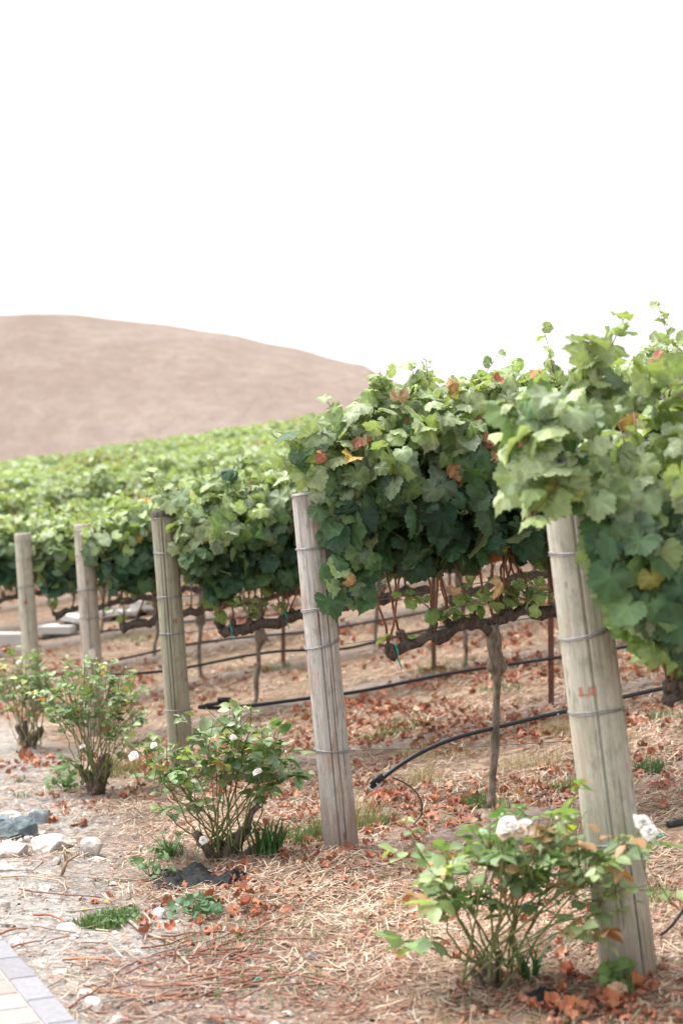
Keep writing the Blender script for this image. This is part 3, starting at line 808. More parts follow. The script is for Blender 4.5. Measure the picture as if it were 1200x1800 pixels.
# ---- row C
def extraC(pl, st):
    rng = pl.rng; n = 64
    px = rng.uniform(262, 420, n); py = rng.uniform(820, 905, n); ok = py > 905 - (px - 255) * .35 - 30; px, py = px[ok], py[ok]; n = len(px)
    P = np.array([rowhit('C', a, b, -.05 - .15 * rng.random()) for a, b in zip(px, py)]); P = P[[p for p in range(n) if not (268 < px[p] < 315 and py[p] > 885)]]
    n = len(P)
    pl.put(P, -VD * .6 + ZD * .7 - UD * .3 + .4 * rng.standard_normal((n, 3)), -ZD - UD * .3 + .45 * rng.standard_normal((n, 3)), .056 * np.exp(.2 * rng.standard_normal(n)), leaf_colors(rng, rng.random(n) * .5 + .5))
vine('C', 'grapevine behind the peeling grey post, its blunt arm ending in a green tie', .96, .22, 1.68, -.10, 1.7, 2300, NEAR, 121, endcap=True, over=.26, zt=1.72, zb=1.18, hang=7, extra=extraC,
     cordon_px=[(388, 1108), (415, 1108), (450, 1100), (490, 1092), (530, 1080), (570, 1074), (640, 1062), (700, 1046), (760, 1034)], ties=[(404, 1106), (500, 1084)], nshoot=3, hw=.30,
     shoots=[(R_('C', 330, 880), R_('C', 262, 828, -.1), 7, .065, None), (R_('C', 430, 850), R_('C', 428, 790), 8, .06, None), (R_('C', 380, 850), R_('C', 372, 800), 6, .06, None)], grapes=[(500, 895, -.2)])
vine('C', 'grapevine with a dark trunk beside the rusty stake left of the pale post', 2.66, 1.78, 3.5, 1.68, 3.5, 1800, MID, 123, zt=1.84, zb=1.15, nshoot=2, hang=3)
vine('C', 'grapevine seen only beyond the right edge of the pale thick post', 4.5, 3.6, 5.3, 3.5, 5.3, 1400, MID, 125, canes=False, nshoot=3)
# ---- rows D to H
vine('D', 'grapevine on a thin trunk between the greenish and the peeling posts', 1.28, .20, 2.1, -.08, 2.1, 2484, MID, 131, endcap=True, over=.22, zt=1.70, zb=1.12, hang=6, nshoot=3, size=.057)
vine('D', 'grapevine near the rusty stake that stands left of the bare middle trunk', 3.1, 2.2, 3.95, 2.1, 3.95, 1728, MID, 133, nshoot=2, zt=1.76, size=.057)
vine('D', 'grapevine glimpsed between the middle trunk and the pale post', 4.9, 4.05, 5.8, 3.95, 5.9, 1512, MID, 135, canes=False, nshoot=3, size=.057)
vine('E', 'grapevine with trunk just right of the long cracked post', 1.57, .2, 2.4, -.06, 2.4, 2196, MID, 141, endcap=True, over=.2, zt=1.68, zb=1.12, hang=5, nshoot=3, size=.058)
vine('E', 'grapevine far behind the peeling grey post, third row back', 3.4, 2.5, 4.3, 2.4, 4.3, 1464, MID, 143, canes=False, nshoot=2, size=.058)
vine('E', 'grapevine far behind the middle vine arms, third row back', 5.2, 4.4, 6.6, 4.3, 6.6, 1674, MID, 145, canes=False, nshoot=2, size=.058)
vine('F', 'grapevine on the left edge behind the post with a rust spot', -.02, -.5, .85, -.7, .9, 1413, MID, 150, canes=True, nshoot=3, zt=1.68, size=.060)
vine('F', 'grapevine behind the bleached post, above the white slabs', 1.78, .95, 2.6, .9, 2.65, 1522, MID, 151, canes=False, nshoot=2, zt=1.68, size=.060)
vine('F', 'grapevine behind the cracked post, fourth row back', 3.6, 2.7, 4.5, 2.65, 4.5, 1305, MID, 153, canes=False, nshoot=3, size=.060)
vine('F', 'grapevine behind the peeling post, fourth row back', 5.4, 4.6, 7.4, 4.5, 7.6, 1740, MID, 155, canes=False, nshoot=3, size=.060)
for k, (t_, lab) in enumerate([(-.1, 'blurred grapevine beyond the left edge post, fifth row back'), (1.75, 'blurred grapevine beyond the white slabs, fifth row back'), (3.6, 'blurred grapevine right of the bleached post, fifth row back'), (5.4, 'blurred grapevine right of the cracked post, fifth row back'), (7.2, 'blurred grapevine behind the peeling post, fifth row back')]):
    vine('G', lab, t_, t_ - .85, t_ + .85, t_ - .9, t_ + .9, 800, MID, 161 + 2 * k, canes=False, nshoot=1, size=.06, zt=1.70)

# the rest of the vineyard: rows climbing the slope, one mass
def far_rows():
    rng = np.random.default_rng(77); g = MB(); v = ROWS['H']; k = 0
    while v < 67:
        u_lo = .13 * v - 2.5; u_hi = .75 * v + 6
        if v < 24: u_lo = -.5
        n = int((u_hi - u_lo) * np.interp(v, [19, 66], [620, 300]))
        t = rng.uniform(u_lo, u_hi, n); h = rng.random(n) ** .75; ph = rng.uniform(0, 6.28, n)
        w = .27 * (1 + .6 * noise2(t * 1.6, h * 2 + v, 3)); r = rng.random(n) ** .4
        z = .95 + (.88 + .30 * noise2(t * 1.3, 0 * t + v * 3, 4) + .22 * noise2(t * 4, 0 * t + v, 5)) * h
        x, y = xy(t, v + w * r * np.cos(ph))
        P = np.stack([x, y, ground(x, y, False) + z], -1)
        N = np.cos(ph)[:, None] * VD + ZD * (.3 + h[:, None]) + .5 * rng.standard_normal((n, 3))
        D = -ZD + .6 * rng.standard_normal((n, 3))
        s = np.interp(v, [19, 66], [.055, .095]) * np.exp(.25 * rng.standard_normal(n))
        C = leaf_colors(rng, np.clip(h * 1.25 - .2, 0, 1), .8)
        C = C * (1 + .5 * noise2(t * .7, 0 * t + v * 1.7, 8))[:, None]
        yel = (noise2(t * .45, 0 * t + v * .8, 9) > .26) & (rng.random(n) < .5); C[yel] = np.array((.30, .25, .09)) * (.7 + .5 * rng.random((yel.sum(), 1)))
        R = frames(N, D); q = rng.integers(0, 2, n)
        for a in (0, 1):
            m = q == a; g.inst(FAR[a], R[m], P[m], s[m], C[m])
        for tt in np.arange(u_lo, u_hi, 1.8):
            if v > 26: break
            x, y = xy(tt, v); z0 = float(ground(x, y, False))
            g.tube([(x, y, z0 - .05), (x + .02, y, z0 + .5), (x, y, z0 + .95)], (.025, .025, .04), 6, (.13, .10, .085))
        v += 2.3; k += 1
    o = g.build('vineyard', M['leaf']); tag(o, 'green mass of far vine rows climbing to the foot of the bare hill', 'vineyard', kind='stuff')
far_rows()

# ------------------------------------------------------------------ steel stakes, trellis wires, hoses
def stake(row, px, py, ztop, label):
    p = rowhit(row, px, py); gz = float(ground(p[0], p[1], False)); o = MB(); c = (.155, .075, .055)
    b = np.array([p[0], p[1], gz])
    prof = np.array([(-.019, -.004), (.019, -.004), (.019, .0), (.004, .002), (.003, .026), (-.003, .026), (-.004, .002), (-.019, 0)])
    zz = np.linspace(-.3, ztop, 18); m = len(prof)
    V = np.concatenate([b + prof[:, :1] * np.array([[1.0, 0, 0]]) + prof[:, 1:] * np.array([[0, 1.0, 0]]) + ZD * z for z in zz])
    i = np.arange(17)[:, None] * m; j = np.arange(m)[None, :]
    F = np.stack([i + j, i + (j + 1) % m, i + m + (j + 1) % m, i + m + j], -1).reshape(-1, 4)
    o.add(V, [F, np.array([list(range(17 * m, 18 * m))])], c)
    for z in np.arange(.1, ztop - .05, .06): o.box(b + ZD * z - np.array([0, .007, 0]), (.012, .007, .012), c, None, .002)
    ob = o.build('metal_stake', M['rusty'], loc=b, smooth=False); tag(done(ob), label, 'stake', 'rusty trellis stakes')
stake('C', 968, 1227, 1.75, 'rusty steel stake just left of the pale thick post')
stake('D', 762, 1206, 1.75, 'rusty steel stake seen under the gnarled arm left of the trunk')
stake('E', 498, 1120, 1.7, 'rusty steel stake left of the peeling post, in the shade')

def cable(name, mat, pts, r, col, label, cat, sides=8, group=None, kids=()):
    P = np.array(pts); kk = np.concatenate([[0], np.cumsum(np.linalg.norm(np.diff(P, axis=0), axis=1))]); n = max(14, 5 * len(P))
    q = np.linspace(0, kk[-1], n); P = np.stack([np.interp(q, kk, P[:, c]) for c in range(3)], -1)
    for _ in range(3): P[1:-1] = .25 * P[:-2] + .5 * P[1:-1] + .25 * P[2:]
    o = MB().tube(P, r, sides, col).build(name, M[mat], loc=P[0]); tag(o, label, cat, group)
    for (kn, km, f) in kids: f().build(kn, M[km], o)
    return done(o)

HB = (.022, .023, .027)
pB = [rowhit('B', *p) for p in [(652, 1384), (672, 1367), (700, 1345), (735, 1324), (780, 1303), (830, 1288), (868, 1280), (930, 1264), (1000, 1249), (1090, 1226), (1172, 1208)]]
pB += [rowpt('B', t_, .40) for t_ in (2.2, 2.8, 3.4)]
def clampB():
    g = MB(); a, b = rowhit('B', 650, 1386, -.008), rowhit('B', 682, 1362, -.008)
    d = nrm(b - a); up = nrm(np.cross(d, VD))
    for s in (-1, 1):
        g.tube([a + up * .012 * s, a + d * .03 + up * .017 * s, a + d * .065 + up * .012 * s], .004, 6, (.62, .64, .66))
    g.tube([a + up * .013, a - d * .006, a - up * .013], .004, 6, (.62, .64, .66))
    g.tube([a + d * .032 + up * .017, a + d * .036 - VD * .014, a + d * .032 - up * .017], .004, 6, (.62, .64, .66))
    return g
def foldB():
    a, b = rowhit('B', 652, 1384, -.022), rowhit('B', 672, 1370, -.026)
    return MB().tube([a + ZD * .012, (a + b) / 2 + ZD * .022, b + ZD * .016], (.011, .0125, .0125), 8, HB)
def dripB():
    p = rowhit('B', 980, 1254, -.01); return MB().tube([p, p - ZD * .012, p - ZD * .022 - VD * .004], (.006, .005, .003), 6, (.35, .35, .35))
cable('irrigation_hose', 'hose', pB, .0105, HB, 'black hose curving down to a silver clamp beside the bare trunk', 'hose', 9, 'irrigation hoses of the rows',
      [('hose_clamp', 'steel', clampB), ('folded_end', 'hose', foldB), ('drip_emitter', 'plastic', dripB)])
pC = [rowhit('C', *p) for p in [(349, 1243), (385, 1246), (455, 1239), (530, 1229), (625, 1217), (700, 1202), (775, 1186), (865, 1172), (1000, 1153), (1100, 1137), (1210, 1118)]]
def foldC():
    a, b, c = rowhit('C', 349, 1243, -.01), rowhit('C', 380, 1237, -.016), rowhit('C', 402, 1232, -.02)
    return MB().tube([a, a * .5 + b * .5 + ZD * .004, b, c], (.009, .012, .011, .011), 8, HB)
def sleeveC():
    a, c = rowhit('C', 383, 1229.5, -.022), rowhit('C', 405, 1230, -.022)
    return MB().tube([a, (a + c) / 2, c], .0155, 10, (.018, .018, .02))
def dropC():
    a, c = rowhit('C', 410, 1247, -.004), rowhit('C', 412, 1282, -.004)
    return MB().tube([a, (a + c) / 2 + UD * .004, c], .004, 6, HB)
cable('irrigation_hose', 'hose', pC, .0115, HB, 'black hose with its end folded into a hook by the cracked post', 'hose', 9, 'irrigation hoses of the rows', [('folded_end', 'hose', foldC), ('end_sleeve', 'hose', sleeveC), ('drip_tube', 'hose', dropC)])
cable('irrigation_hose', 'hose', [rowhit('D', *p) for p in [(190, 1186), (240, 1184), (290, 1180), (333, 1173), (430, 1153), (490, 1144), (547, 1143), (610, 1141), (700, 1118), (760, 1105), (900, 1080)]], .0115, HB, 'black hose crossing behind the cracked post at knee height', 'hose', 7, 'irrigation hoses of the rows')
cable('irrigation_hose', 'hose', [rowhit('E', *p) for p in [(187, 1164), (230, 1155), (286, 1142), (330, 1132), (430, 1120), (543, 1111), (625, 1098), (733, 1079), (900, 1045)]], .0115, HB, 'black hose bending up from the bleached post, second behind it', 'hose', 7, 'irrigation hoses of the rows')
cable('irrigation_hose', 'hose', [rowhit('F', *p) for p in [(60, 1124), (80, 1121), (140, 1114), (210, 1107), (280, 1097), (327, 1093), (430, 1085), (533, 1077), (640, 1060)]], .0115, HB, 'far black hose passing in front of the white slabs', 'hose', 7, 'irrigation hoses of the rows')
pA = [rowhit('A', *p) for p in [(1173, 1450), (1190, 1447), (1230, 1440), (1330, 1420), (1500, 1385)]]
cable('irrigation_hose', 'hose', pA, .0115, HB, 'blunt black hose end at the right edge of the picture', 'hose', 9, 'irrigation hoses of the rows')
cable('drip_tube', 'hose', [rowhit('B', 688, 1366, -.02), rowhit('B', 712, 1376, -.05), rowhit('B', 735, 1394, -.08), rowhit('B', 744, 1415, -.1), rowhit('B', 740, 1434, -.1), hit(727, 1449)], .0035, HB, 'thin black tube looping from the clamped hose down to the straw', 'tube', 6)
cable('drip_tube', 'hose', [hit(1152, 1652) + ZD * .005, at(1172, 1636, 4.6), at(1190, 1615, 4.6), at(1215, 1575, 4.6), at(1240, 1520, 4.6)], .0045, HB, 'thin black tube rising beside the foot of the pale post', 'tube', 6)

WC = (.20, .20, .20)
def wire(row, px, py, t1, z1, label):
    a = rowhit(row, px, py); b = rowpt(row, t1, z1); m_ = (a + b) / 2 - ZD * .01
    cable('trellis_wire', 'steel', [a, m_, b], .0021 if row in 'AB' else .0028, WC, label, 'wire', 5, 'trellis wires')
wire('B', 606, 1132, 3.4, .80, 'thin wire from the peeling post under the gnarled arm')
wire('B', 588, 1068, 3.4, 1.10, 'thin wire from the peeling post along the leaf bottoms')
wire('B', 575, 962, 3.4, 1.42, 'thin wire from the peeling post into the dark leaves')
wire('B', 618, 1318, 1.2, .27, 'low thin wire from the foot of the peeling post')
wire('C', 328, 1112, 5, .80, 'thin wire from the cracked post to the blunt vine arm')
wire('C', 322, 1049, 5, 1.12, 'thin wire from the cracked post below the leaves')
wire('C', 318, 971, 5, 1.4, 'thin wire from the cracked post into the leaves')
wire('D', 176, 1037, 5, 1.1, 'thin wire from the middle of the bleached post')
wire('D', 172, 976, 5, 1.4, 'thin wire from near the top of the bleached post')
wire('D', 180, 1086, 5, .8, 'lowest thin wire from the bleached post')
wire('E', 66, 1075, 5, .8, 'lowest thin wire from the rust spotted post')
wire('E', 62, 1031, 5, 1.1, 'thin wire from the middle of the rust spotted post')
wire('A', 1090, 1106, 2.0, .98, 'thin wire from the pale thick post at the right edge')

# ------------------------------------------------------------------ white slabs lying between the far rows
def slab(px0, px1, pyt, pyb, top, label, tilt=0.0, depth=.5, col=(.60, .585, .575)):
    """from its upper to its lower edge in the photograph; top: thickness of the board in metres (0 = the whole height)"""
    f = hit((px0 + px1) / 2, pyb); Y = f[1]; k = Y / 2500
    L = (px1 - px0) * k; H = (pyb - pyt) * k; th = top or H
    o = empty('white_slab', f); tag(o, label, 'slab', 'white slabs between the far rows')
    R = np.array(Matrix.Rotation(tilt, 3, 'Y'))
    zt = f[2] + H - th / 2
    MB().box((f[0], Y + depth / 2, zt), (L, depth, th), col, R, .005).build('top_board', M['slab'], o, smooth=False)
    if top:
        for sg in (-1, 1):
            MB().box((f[0] + sg * L * .30, Y + depth / 2, f[2] + (H - th) / 2 - .03), (L * .25, depth * .8, H - th + .03), (.36, .31, .27), None, .004).build('block', M['slab'], o, smooth=False)
slab(-40, 40, 1114, 1138, 0, 'long white slab low at the left edge behind the rust spotted post')
slab(66, 123, 1101, 1124, .10, 'white slab between the two far left posts, close to the ground', depth=.9)
slab(98, 142, 1083, 1112, .07, 'tilted white slab raised on blocks left of the bleached post', .22, .9)
slab(174, 240, 1074, 1092, .07, 'white slab right of the bleached post, partly behind a vine', -.05, .9)
slab(228, 272, 1056, 1084, .12, 'thick white slab seen low between the bleached and cracked posts')

# ------------------------------------------------------------------ rocks
import bmesh
def rock(px, py, wpx, hpx, col, label, seed, flat=.8, embed=.35, name='rock'):
    rng = np.random.default_rng(seed)
    p = hit(px, py + hpx * .4); sc = p[1] / 2500
    a, c = wpx * sc / 2, hpx * sc / 2 * 1.25; b = a * flat
    bm = bmesh.new(); bmesh.ops.create_icosphere(bm, subdivisions=5, radius=1)
    V = np.array([v.co[:] for v in bm.verts]); F = np.array([[v.index for v in f.verts] for f in bm.faces]); bm.free()
    for _ in range(13):                                   # knocked-off faces
        n = nrm(rng.standard_normal(3)); d = rng.uniform(.60, .92); s = V @ n; m = s > d
        V[m] -= (s[m] - d)[:, None] * n * .97
    V *= 1 + .10 * noise2(V[:, 0] * 2.2 + seed, V[:, 1] * 2.2 + V[:, 2] * 1.7, seed)[:, None] + .04 * noise2(V[:, 0] * 7, V[:, 1] * 7 + V[:, 2] * 6, seed)[:, None]
    V = V * np.array([a, b, c]); q = rng.uniform(-.4, .4)
    V = np.stack([V[:, 0] * math.cos(q) - V[:, 1] * math.sin(q), V[:, 0] * math.sin(q) + V[:, 1] * math.cos(q), V[:, 2]], -1)
    ctr = p + np.array([0, b * .6, c * (1 - 2 * embed)])
    o = MB().add(V + ctr, F, col).build(name, M['rock'], loc=p); tag(done(o), label, 'rock', 'rocks beside the path'); return o
WR, GR_, BR = (.50, .455, .42), (.40, .36, .32), (.23, .265, .285)
rock(66, 1436, 44, 34, BR, 'blue grey angular rock at the back of the rock group', 1)
rock(28, 1457, 82, 48, (.135, .165, .175), 'large dark blue grey rock in the rock group', 2)
rock(5, 1443, 30, 26, (.22, .26, .28), 'blue grey rock cut by the left edge', 3)
rock(84, 1484, 92, 40, WR, 'long pale rock with a rounded back in the middle of the group', 4)
rock(157, 1490, 48, 40, WR, 'pale rock lying alone at the right of the group', 5)
rock(16, 1492, 66, 36, (.55, .50, .465), 'wide pale rock at the left edge above the drain', 6)
rock(34, 1481, 16, 18, WR, 'small round pale rock left of its twin between the boulders', 7)
rock(50, 1475, 19, 17, WR, 'small round pale rock right of its twin between the boulders', 8)
rock(73, 1468, 22, 14, (.46, .42, .39), 'small pale rock behind the long rounded one', 9)
rock(14, 1434, 46, 14, (.60, .56, .53), 'flat white rock behind the dark boulder', 10)
rock(98, 1514, 20, 20, GR_, 'small grey stone beside the dried root', 11)
rock(130, 1482, 14, 12, WR, 'tiny pale stone between the two pale rocks', 12)
rock(172, 1510, 44, 14, (.55, .52, .49), 'flat pale stone bedded in the soil right of the rocks', 13, embed=.55)
rock(28, 1655, 30, 26, (.58, .54, .50), 'chalky stone beside the upper end of the slate border', 14, embed=.5)
rock(40, 1674, 40, 22, (.54, .48, .43), 'tan stone sunk beside the slate border', 15, embed=.6)
rock(70, 1690, 40, 22, (.56, .51, .46), 'wide cream stone sunk next to the slate border', 16, embed=.55)
rock(110, 1708, 42, 14, (.56, .52, .47), 'flat stone sunk in the gravel below the forked twig', 17, embed=.65)
rock(127, 1728, 24, 14, (.57, .53, .49), 'small white stone sunk in the gravel', 18, embed=.55)
rock(148, 1747, 44, 20, (.56, .50, .45), 'cream stone just above the whitest stone', 19, embed=.55)
rock(160, 1767, 46, 30, (.66, .60, .53), 'whitest rounded stone in the gravel beside the path', 20, embed=.42)
rock(205, 1795, 40, 24, (.58, .55, .52), 'stone at the bottom edge of the picture', 21, embed=.5)
rock(118, 1628, 40, 12, (.58, .55, .53), 'flat white stone left of the grass patch', 22, embed=.5)
rock(6, 1590, 30, 20, (.52, .46, .41), 'tan stone at the left edge below the drain', 23, embed=.5)
rock(8, 1625, 16, 14, (.30, .27, .26), 'small dark stone at the left edge', 24, embed=.4)
rock(279, 1605, 30, 22, (.72, .69, .66), 'bright white stone below the black fabric', 25, embed=.4)
rock(1185, 1688, 22, 16, (.50, .46, .43), 'grey stone right of the foot of the pale post', 26, embed=.4)
rock(928, 1742, 26, 12, (.58, .54, .51), 'pale stone behind the black scrap under the nearest rose', 27, embed=.4)
rock(512, 1153 + 0, 12, 9, (.5, .47, .45), 'small stone under the far vines left of the peeling post', 28)

# ------------------------------------------------------------------ drain grate
def grate():
    c = hit(14, 1526); c[2] += .0; o = empty('drain_grate', c)
    tag(o, 'rusty metal drain grate with parallel slots at the left edge', 'drain')
    Mx = np.eye(3); g = MB(); w, h = .26, .20
    for s in (-1, 1):
        g.box(c + np.array([s * w / 2, 0, 0]), (.012, h, .03), (.34, .31, .29)); g.box(c + np.array([0, s * (h / 2 - .011), 0]), (w - .013, .012, .03), (.34, .31, .29))
    g.build('frame', M['rusty'], o, smooth=False)
    for k in range(6):
        MB().box(c + np.array([0, -h / 2 + .030 + k * .0275, -.001]), (w - .024, .015, .024), (.42, .39, .37)).build('bar', M['rusty'], o, smooth=False)
    MB().box(c + np.array([0, 0, -.016]), (w - .03, h - .03, .006), (.02, .018, .016)).build('pit_shade', M['fabric'], o, smooth=False)  # near-black plate standing in for the shade below the bars
grate()

# ------------------------------------------------------------------ roses
def leaflet():
    a = np.array([(0, 0), (.30, .22), (.38, .48), (.26, .78), (0, 1.05), (-.26, .78), (-.38, .48), (-.30, .22), (0, .5)])
    z = .28 * np.abs(a[:, 0]) - .18 * a[:, 1] ** 2
    V = np.stack([a[:, 0], a[:, 1], z], -1)
    F = np.array([[8, k, (k + 1) % 8][::-1] for k in range(8)])
    tw = np.zeros(9); tw[8] = .12
    return V, [F], tw, None
LF = [leaflet()]

def bloom(parent, p, r, seed, col=(.82, .80, .76), bud=False, up=None):
    rng = np.random.default_rng(seed); g = MB()
    ax = nrm(np.array([rng.uniform(-.4, .4), rng.uniform(-.9, -.2), .8])) if up is None else nrm(np.array(up))
    n = 6 if bud else 20
    k = np.linspace(0, 1, 5); A, B = np.meshgrid(np.linspace(-1, 1, 5), k)
    e1 = nrm(np.cross(ax, np.array([.3, .1, 1.0]) if abs(ax[2]) < .9 else np.array([1.0, 0, 0]))); e2 = np.cross(ax, e1)
    for q in range(n):
        f = q / max(n - 1, 1); th = q * 2.4 + rng.uniform(-.3, .3); op = (.08 if bud else .12 + 1.15 * f) + rng.uniform(-.08, .08)
        ln = r * ((1.0 if bud else .55 + .5 * f)) ; wd = r * (.38 if bud else (.38 + .30 * f))
        rad = .10 * r + ln * B * math.sin(op) + (1 - f) * .1 * r
        hh = ln * B * math.cos(op) + .10 * r * np.sin(B * 3) - .25 * r * f * B ** 3
        w = wd * np.sin(np.clip(B * .9 + .16, 0, 1) * np.pi) ** .55 * A
        rad = rad - .22 * np.abs(A) ** 2 * wd * (1 - .6 * f) + rng.uniform(-.05, .05) * r * A * B
        dirr = math.cos(th) * e1 + math.sin(th) * e2; tan = -math.sin(th) * e1 + math.cos(th) * e2
        V = p + rad[..., None] * dirr + w[..., None] * tan + hh[..., None] * ax
        i = np.arange(4)[:, None] * 5; j = np.arange(4)[None, :]
        F = np.stack([i + j, i + j + 1, i + 5 + j + 1, i + 5 + j], -1).reshape(-1, 4)
        g.add(V.reshape(-1, 3), F, np.array(col) * (1 - .08 * (1 - f)))
    ob = g.build('bloom', M['petal'], parent); ob['off'] = [float(q) for q in parent.location]
    s = MB(); s.tube([p - ax * r * .9, p - ax * r * .3, p + ax * r * .05], (.002, .003, r * .16), 6, (.13, .19, .06)); s.build('sepals', M['rose_leaf'], ob)
    return ob

def rose(bpx, box, tips, label, seed, nc, blooms, woody, depth=.22, leaf=.052, dens=1.0, y_in=0.0, red=.04, light=1.0, extra_tips=()):
    rng = np.random.default_rng(seed)
    b = hit(*bpx); o = empty('rose_bush', b); tag(o, label, 'rose bush', 'white rose bushes at the row ends')
    Y = b[1]; x0, y0, x1, y1 = box
    # gnarled woody base
    for (dx, dy, r0) in woody:
        e = at(bpx[0] + dx, bpx[1] + dy, Y + rng.uniform(-.05, .03)); k = np.linspace(0, 1, 8)[:, None]
        P = b - ZD * .03 + (e - b + ZD * .03) * k + .007 * rng.standard_normal((8, 3)) * (k > 0)
        MB().tube(P, np.linspace(r0 * 1.2, r0 * .8, 8), 9, np.array((.15, .115, .09)) * rng.uniform(.7, 1.2), .25, rng).build('woody_stump', M['bark'], o)
    pl = Plant(LF, seed + 1)
    T = []
    for k in range(nc):
        a = (k + .5) / nc; px = x0 + (x1 - x0) * np.clip(a + rng.uniform(-.07, .07), 0, 1)
        e = abs(a - .5) * 2; py = y0 + (y1 - y0) * (.02 + .42 * e ** 2 + .38 * rng.random() ** 1.6)
        T.append((px, py))
    T += list(extra_tips)
    for (px, py) in T:
        tip = at(px, py, Y + rng.uniform(-depth, depth) + y_in)
        d = tip - b; L = np.linalg.norm(d)
        ctl = b + d * .42 + ZD * (.14 + .12 * rng.random()) * L * np.clip(abs(d[0]) / L + .2, 0, 1) * (1 if tip[2] - b[2] < .8 * L else .5) + .07 * rng.standard_normal(3)
        s = np.linspace(0, 1, 15)[:, None]
        p0 = b + np.array([rng.uniform(-.09, .09), rng.uniform(-.08, .08), .02 + .07 * rng.random()])
        P = (1 - s) ** 2 * p0 + 2 * s * (1 - s) * ctl + s ** 2 * tip + .006 * rng.standard_normal((15, 3)) * s
        g = MB(); ca = np.array((.17, .20, .075)) * rng.uniform(.75, 1.3); cb = np.array((.15, .16, .06)); r0 = rng.uniform(.0028, .0052)
        g.tube(P, np.linspace(r0, .0018, 15), 6, ca * (1 - s) + cb * s)
        paths = [P]
        for _ in range(rng.integers(1, 4)):                       # side shoots
            i_ = rng.integers(8, 13); q0 = P[i_]; dd = nrm(nrm(P[i_ + 1] - P[i_]) + .75 * rng.standard_normal(3) + ZD * .3); l_ = rng.uniform(.08, .2) * L / .6
            Q = q0 + dd * l_ * np.linspace(0, 1, 7)[:, None] + ZD * (.12 * l_ * np.linspace(0, 1, 7)[:, None] ** 2)
            g.tube(Q, np.linspace(.0026, .0014, 7), 5, cb); paths.append(Q)
        g.build('cane', M['cane'], o)
        for pi, Q in enumerate(paths):
            seg = np.linalg.norm(np.diff(Q, axis=0), axis=1).sum(); lo = .54 if pi == 0 else .2
            n = max(2, int(seg * (1 - lo) / .036 * dens)); f = np.sort(rng.uniform(lo, 1.0, n))
            kk = np.linspace(0, 1, len(Q)); A = np.stack([np.interp(f, kk, Q[:, c]) for c in range(3)], -1)
            for w in range(n):
                hd = nrm(np.array([rng.standard_normal(), rng.standard_normal(), .25 + .35 * rng.standard_normal()]))
                ls = leaf * np.exp(.22 * rng.standard_normal()) * (1.0 if f[w] < .85 else .72)
                nlf = 5 if rng.random() < .7 else 3
                sd_ = nrm(np.cross(hd, ZD)); nn = nrm(np.cross(sd_, hd)) ; pet = ls * 1.5
                young = np.clip((f[w] - .55) * 1.6 + .25 * rng.standard_normal(), 0, 1)
                c = np.array((.088, .152, .064)) * (1 - young) + np.array((.260, .315, .130)) * young
                if rng.random() < red * (1 + 2 * (f[w] > .9)): c = np.array((.32, .14, .07)) * rng.uniform(.7, 1.2)
                elif rng.random() < .05: c = np.array((.36, .36, .10))
                c = c * rng.uniform(.8, 1.25) * light
                pos, dr = [A[w] + hd * pet], [hd - .35 * ZD]
                for pr in range((nlf - 1) // 2):
                    for sg in (-1, 1): pos.append(A[w] + hd * pet * (.45 + .38 * pr)); dr.append(hd * .45 + sd_ * sg - .3 * ZD)
                m = len(pos); dr = np.array(dr) + .25 * rng.standard_normal((m, 3))
                N = np.tile(nn + .25 * ZD, (m, 1)) + .38 * rng.standard_normal((m, 3))
                pl.put(np.array(pos) - ZD * .01, N, dr, ls * (1 + .12 * rng.standard_normal(m)), np.tile(c, (m, 1)) * (1 + .1 * rng.standard_normal((m, 1))))
                g2 = None
    pl.build(o, 'foliage', 'rose_leaf')
    for k, (px, py, r, kind) in enumerate(blooms):
        p = at(px, py, Y - .20 + y_in + .05 * rng.standard_normal())
        c = {'w': (.95, .94, .925), 'c': (.82, .70, .58), 'b': (.94, .93, .90)}[kind[0]]
        fl = bloom(o, p, r, seed * 50 + k, c, bud='b' in kind)
        pst = p - ZD * r * .7; MB().tube([p - ZD * .01, pst - ZD * .05 + .02 * rng.standard_normal(3), pst - ZD * .14 + .04 * rng.standard_normal(3)], (.0024, .002, .002), 5, (.15, .2, .07)).build('flower_stalk', M['cane'], fl); done(fl)
    return o

rose((862, 1742), (705, 1410, 1110, 1640), None, 'nearest rose bush, in front of the thick pale post', 201, 18,
     [(893, 1452, .034, 'w'), (912, 1462, .03, 'c'), (884, 1466, .026, 'c'), (922, 1450, .024, 'w'), (1128, 1448, .03, 'w'), (1141, 1464, .027, 'w'), (1115, 1438, .018, 'b'), (978, 1440, .012, 'b')],
     [(-18, -60, .014), (15, -70, .012), (-30, -35, .014), (-5, -45, .018)], leaf=.048, dens=.19, y_in=-.05, red=.10, light=1.45,
     extra_tips=[(1120, 1462), (1130, 1560), (1095, 1600), (1060, 1500), (700, 1640), (725, 1480), (760, 1500), (1000, 1420), (905, 1430), (1080, 1570), (1110, 1520)])
rose((392, 1512), (262, 1245, 525, 1420), None, 'fullest rose bush, in focus above the black fabric', 202, 18,
     [(236, 1330, .026, 'w'), (271, 1311, .018, 'w'), (288, 1346, .013, 'b'), (411, 1297, .020, 'w'), (374, 1302, .022, 'c'), (453, 1358, .024, 'w'), (360, 1387, .012, 'b'), (502, 1323, .012, 'b'), (357, 1478, .022, 'w')],
     [(-52, -48, .024), (-40, -30, .022), (45, -62, .024), (60, -95, .016), (20, -50, .026), (-8, -42, .018), (62, -20, .026), (-15, 6, .022)], leaf=.047, dens=.46, red=.04, light=1.12,
     extra_tips=[(238, 1335), (255, 1318), (440, 1238), (415, 1250), (495, 1270), (535, 1315), (530, 1340), (275, 1410), (300, 1390)])
